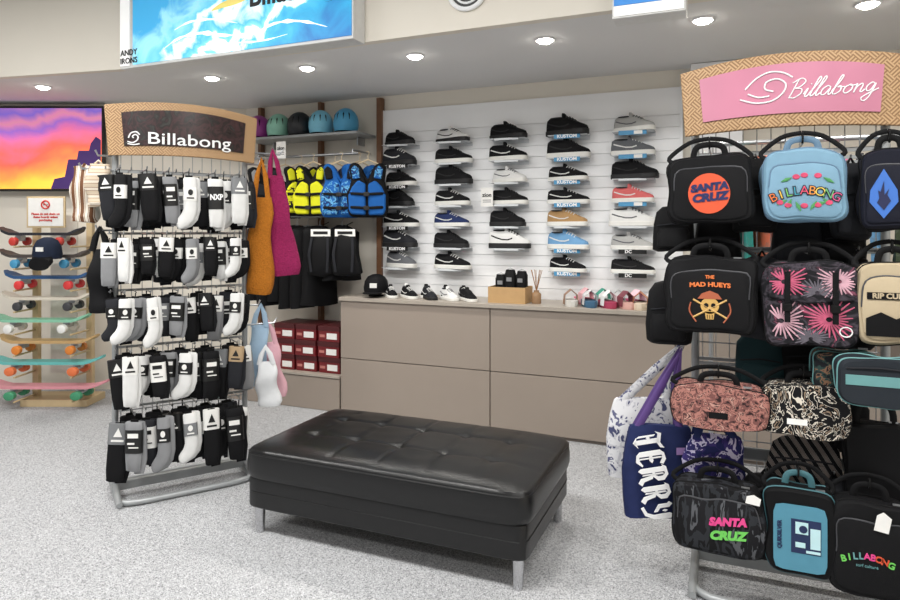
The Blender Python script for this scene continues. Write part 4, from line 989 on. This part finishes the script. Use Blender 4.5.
tote('wide purple and navy printed tote beside the lettered tote',684,434,744,486,FRG,2.72,NVY,(704,385),0,.03,3)
rackR=rack('lunch bag display rack with pink panel in woven header at right',RR_,0,mk('pink header panel',(200,130,153),.3,var=.2,vs=4),True,[(x,z,L) for x,z,L in bags])

# ---- garments on a rail behind the right rack
gr=thing('garment_rail','freestanding steel garment rail behind the lunch bag rack','rail',(.62,4.1,0))
MB().tube([(-.72,0,2.0),(.72,0,2.0)],.014,10).build('bar',STEEL,gr)
for s in (-.7,.7):
    MB().tube([(s,0,.02),(s,0,2.0)],.014,10).build('post',STEEL,gr)
    MB().tube([(s,-.25,.02),(s,.25,.02)],.016,10).build('foot',STEEL,gr)
GC=[((28,28,30),'black'),((60,150,140),'teal'),((226,120,90),'coral'),((30,34,60),'navy'),((222,200,60),'yellow'),((230,230,228),'white'),((190,60,110),'magenta'),((36,36,40),'charcoal'),((110,160,200),'sky blue'),((70,80,60),'olive'),((210,130,60),'orange'),((24,24,30),'jet black'),((150,120,170),'lilac'),((50,110,80),'green')]
for i,(rgb,nm) in enumerate(GC):
    mt=pat('print '+nm,[(0,rgb),(.55,tuple(int(c*.7+40) for c in rgb)),(.65,rgb)],'noise',20,.8)
    loc=(i*.095,4.1,2.0-.05); lab='%s garment hanging edge on along the rail behind lunch bags'%nm
    garment(lab,loc,PI/2+random.uniform(-.35,.35),.36,random.uniform(.6,1.0),mt,.035,'garments on the back rail',seed=i*2.3)

# ---------------------------------------------------------------- skateboard stand
SO=W(0,5.62)
c,w,zt,zb=fit(34,205,88,400,SO,YAW)
sk=thing('skateboard_stand','pale plywood stand holding skateboards in front of the left wall','stand',(c.x,c.y,0),YAW)
pz=zt
for s in (-1,1): MB().box(s*w/2,.04,pz/2,.05,.05,pz).build('upright',WOODL,sk,False,.003)
MB().box(0,.04,.03,w+.1,.3,.06).build('base',WOODL,sk,False,.003)
MB().box(0,.05,pz*.55,w*.5,.012,pz*.8).build('back_board',mk('white board',(220,216,206)),sk,False)
BO=W(0,5.48)
BD=[(234,2,84,(40,40,46),(200,60,50),'black'),(256,2,90,(74,66,62),(70,150,190),'brown'),(277,6,94,(40,84,132),(220,60,60),'blue'),(298,4,94,(214,206,190),(60,60,64),'cream'),(320,-6,90,(136,196,166),(236,236,232),'mint green'),(341,2,98,(192,158,108),(220,130,50),'bare wood'),(362,-8,104,(104,186,182),(230,120,70),'turquoise'),(386,-10,109,(222,150,160),(70,150,110),'pink')]
bproto=None
for i,(py,x0,x1,rgb,wh,nm) in enumerate(BD):
    c,L,_,_=fit(x0,py-2,x1,py+2,BO,YAW); z=on_plane((x0+x1)/2,py,BO,YAW).z-.098
    for s in (-1,1): MB().tube([(s*w/2,.03,z-.008),(s*w/2,-.26,z-.008)],.008,8).build('peg',WOODL,sk)
    lab='%s skateboard, %s from top on the plywood stand'%(nm,ORD[i]); mt=mk('deck '+nm,rgb,.5); wm=mk('wheel '+nm,wh,.5)
    s=L/.8
    if bproto is None:
        bproto=thing('skateboard',lab,'skateboard',(c.x,c.y,z),YAW,'skateboards on the stand')
        secs=[]
        for k in range(21):
            u=-1+2*k/20; e_=abs(u)
            wd=.1*math.sqrt(max(0,1-max(0,(e_-.78)/.23)**2)); lift=.05*max(0,(e_-.7)/.3)**1.3
            secs.append((u*.4,0,.098+lift,max(wd,.01),.012))
        MB().loft(secs,18,6,'x').build('deck',mt,bproto)
        for s2 in (-1,1):
            t=MB().box(s2*.22,0,.075,.055,.06,.03).tube([(s2*.22,-.075,.045),(s2*.22,.075,.045)],.008,8).box(s2*.22,0,.055,.03,.09,.02).build('truck',STEEL,bproto,False)
            for sy in (-1,1):
                MB().tube([(s2*.22,sy*.064,.036),(s2*.22,sy*.068,.036),(s2*.22,sy*.104,.036),(s2*.22,sy*.108,.036)],[.029,.036,.036,.029],14).build('wheel',wm,t)
        bproto.scale=(s,1,1)
    else:
        r=clone(bproto,(c.x,c.y,z),YAW,lab,'skateboards on the stand',{'deck':mt,'wheel':wm}); r.scale=(s,1,1)
c,w_,zt,zb=fit(28,198,63,226,W(0,5.5),YAW); h=zt-zb
sn=thing('notice_sign','white notice with red prohibition circle on top of skateboard stand','sign',(c.x,c.y,zb),YAW)
MB().box(0,.012,h/2,w_+.03,.012,h+.03).build('backing',WOODL,sn,False)
MB().box(0,.004,h/2,w_,.004,h).build('paper',PAPERW,sn,False)
rp=mk('red print',(200,50,40),.5)
MB().tube([(.033*math.cos(a*PI/12),-.001,h*.76+.033*math.sin(a*PI/12)) for a in range(24)],.006,6,True).tube([(-.024,-.001,h*.76+.024),(.024,-.001,h*.76-.024)],.005,6).build('prohibition_ring',rp,sn)
MB().box(0,-.001,h*.76,.036,.002,.006).build('board_icon',TXTK,sn,False)
text(sn,'Please do not skate on\nthese boards unless\npurchasing',.026,rp,(0,.001,h*.32),bold=.0008)
c,w_,zt,zb=fit(34,236,61,276,W(0,5.3),YAW); h=zt-zb
hl=thing('baseball_cap','dark blue cap hanging on the front of the skateboard stand','cap',(c.x,c.y,zb),YAW)
MB().lathe([(.1,.14),(.108,.18),(.1,.24),(.075,.29),(.03,.315),(0,.318)],22).build('crown',mk('ink cap',(32,40,58),.8),hl)
MB().loft([(-.11,0,.1,.085,.05),(-.07,0,.13,.09,.05)],22,2.4,'y').build('brim',BLACK,hl)
MB().box(0,-.104,.22,.06,.006,.035).build('patch',PAPERW,hl,False)

# ---------------------------------------------------------------- lights, world, camera
def area(loc,sx,sy,e,col=(1,.985,.96)):
    l=bpy.data.lights.new('panel','AREA'); l.shape='RECTANGLE'; l.size=sx; l.size_y=sy; l.energy=e; l.color=col
    o=bpy.data.objects.new('added_fill_lamp',l); COL.objects.link(o); o.location=loc  # out-of-view area lamp, added as general fill for the room
for x,y,e in ((-4.2,1.2,86),(-1.6,1.2,92),(1.2,1.2,78),(-3,-1.5,52),(.6,-1.5,52)): area((x,y,3.38),1.8,.6,e)
wd=bpy.data.worlds.new('world'); scene.world=wd; wd.use_nodes=True
bg=wd.node_tree.nodes['Background']; bg.inputs['Color'].default_value=(1,.99,.975,1); bg.inputs['Strength'].default_value=.38
cam=bpy.data.cameras.new('camera'); cam.sensor_width=36; cam.lens=26; cam.shift_y=-70/900
co=bpy.data.objects.new('camera',cam); COL.objects.link(co); co.location=CAM; co.rotation_euler=(PI/2,0,YAW)
scene.camera=co
scene.view_settings.view_transform='Standard'
scene.view_settings.look='None'
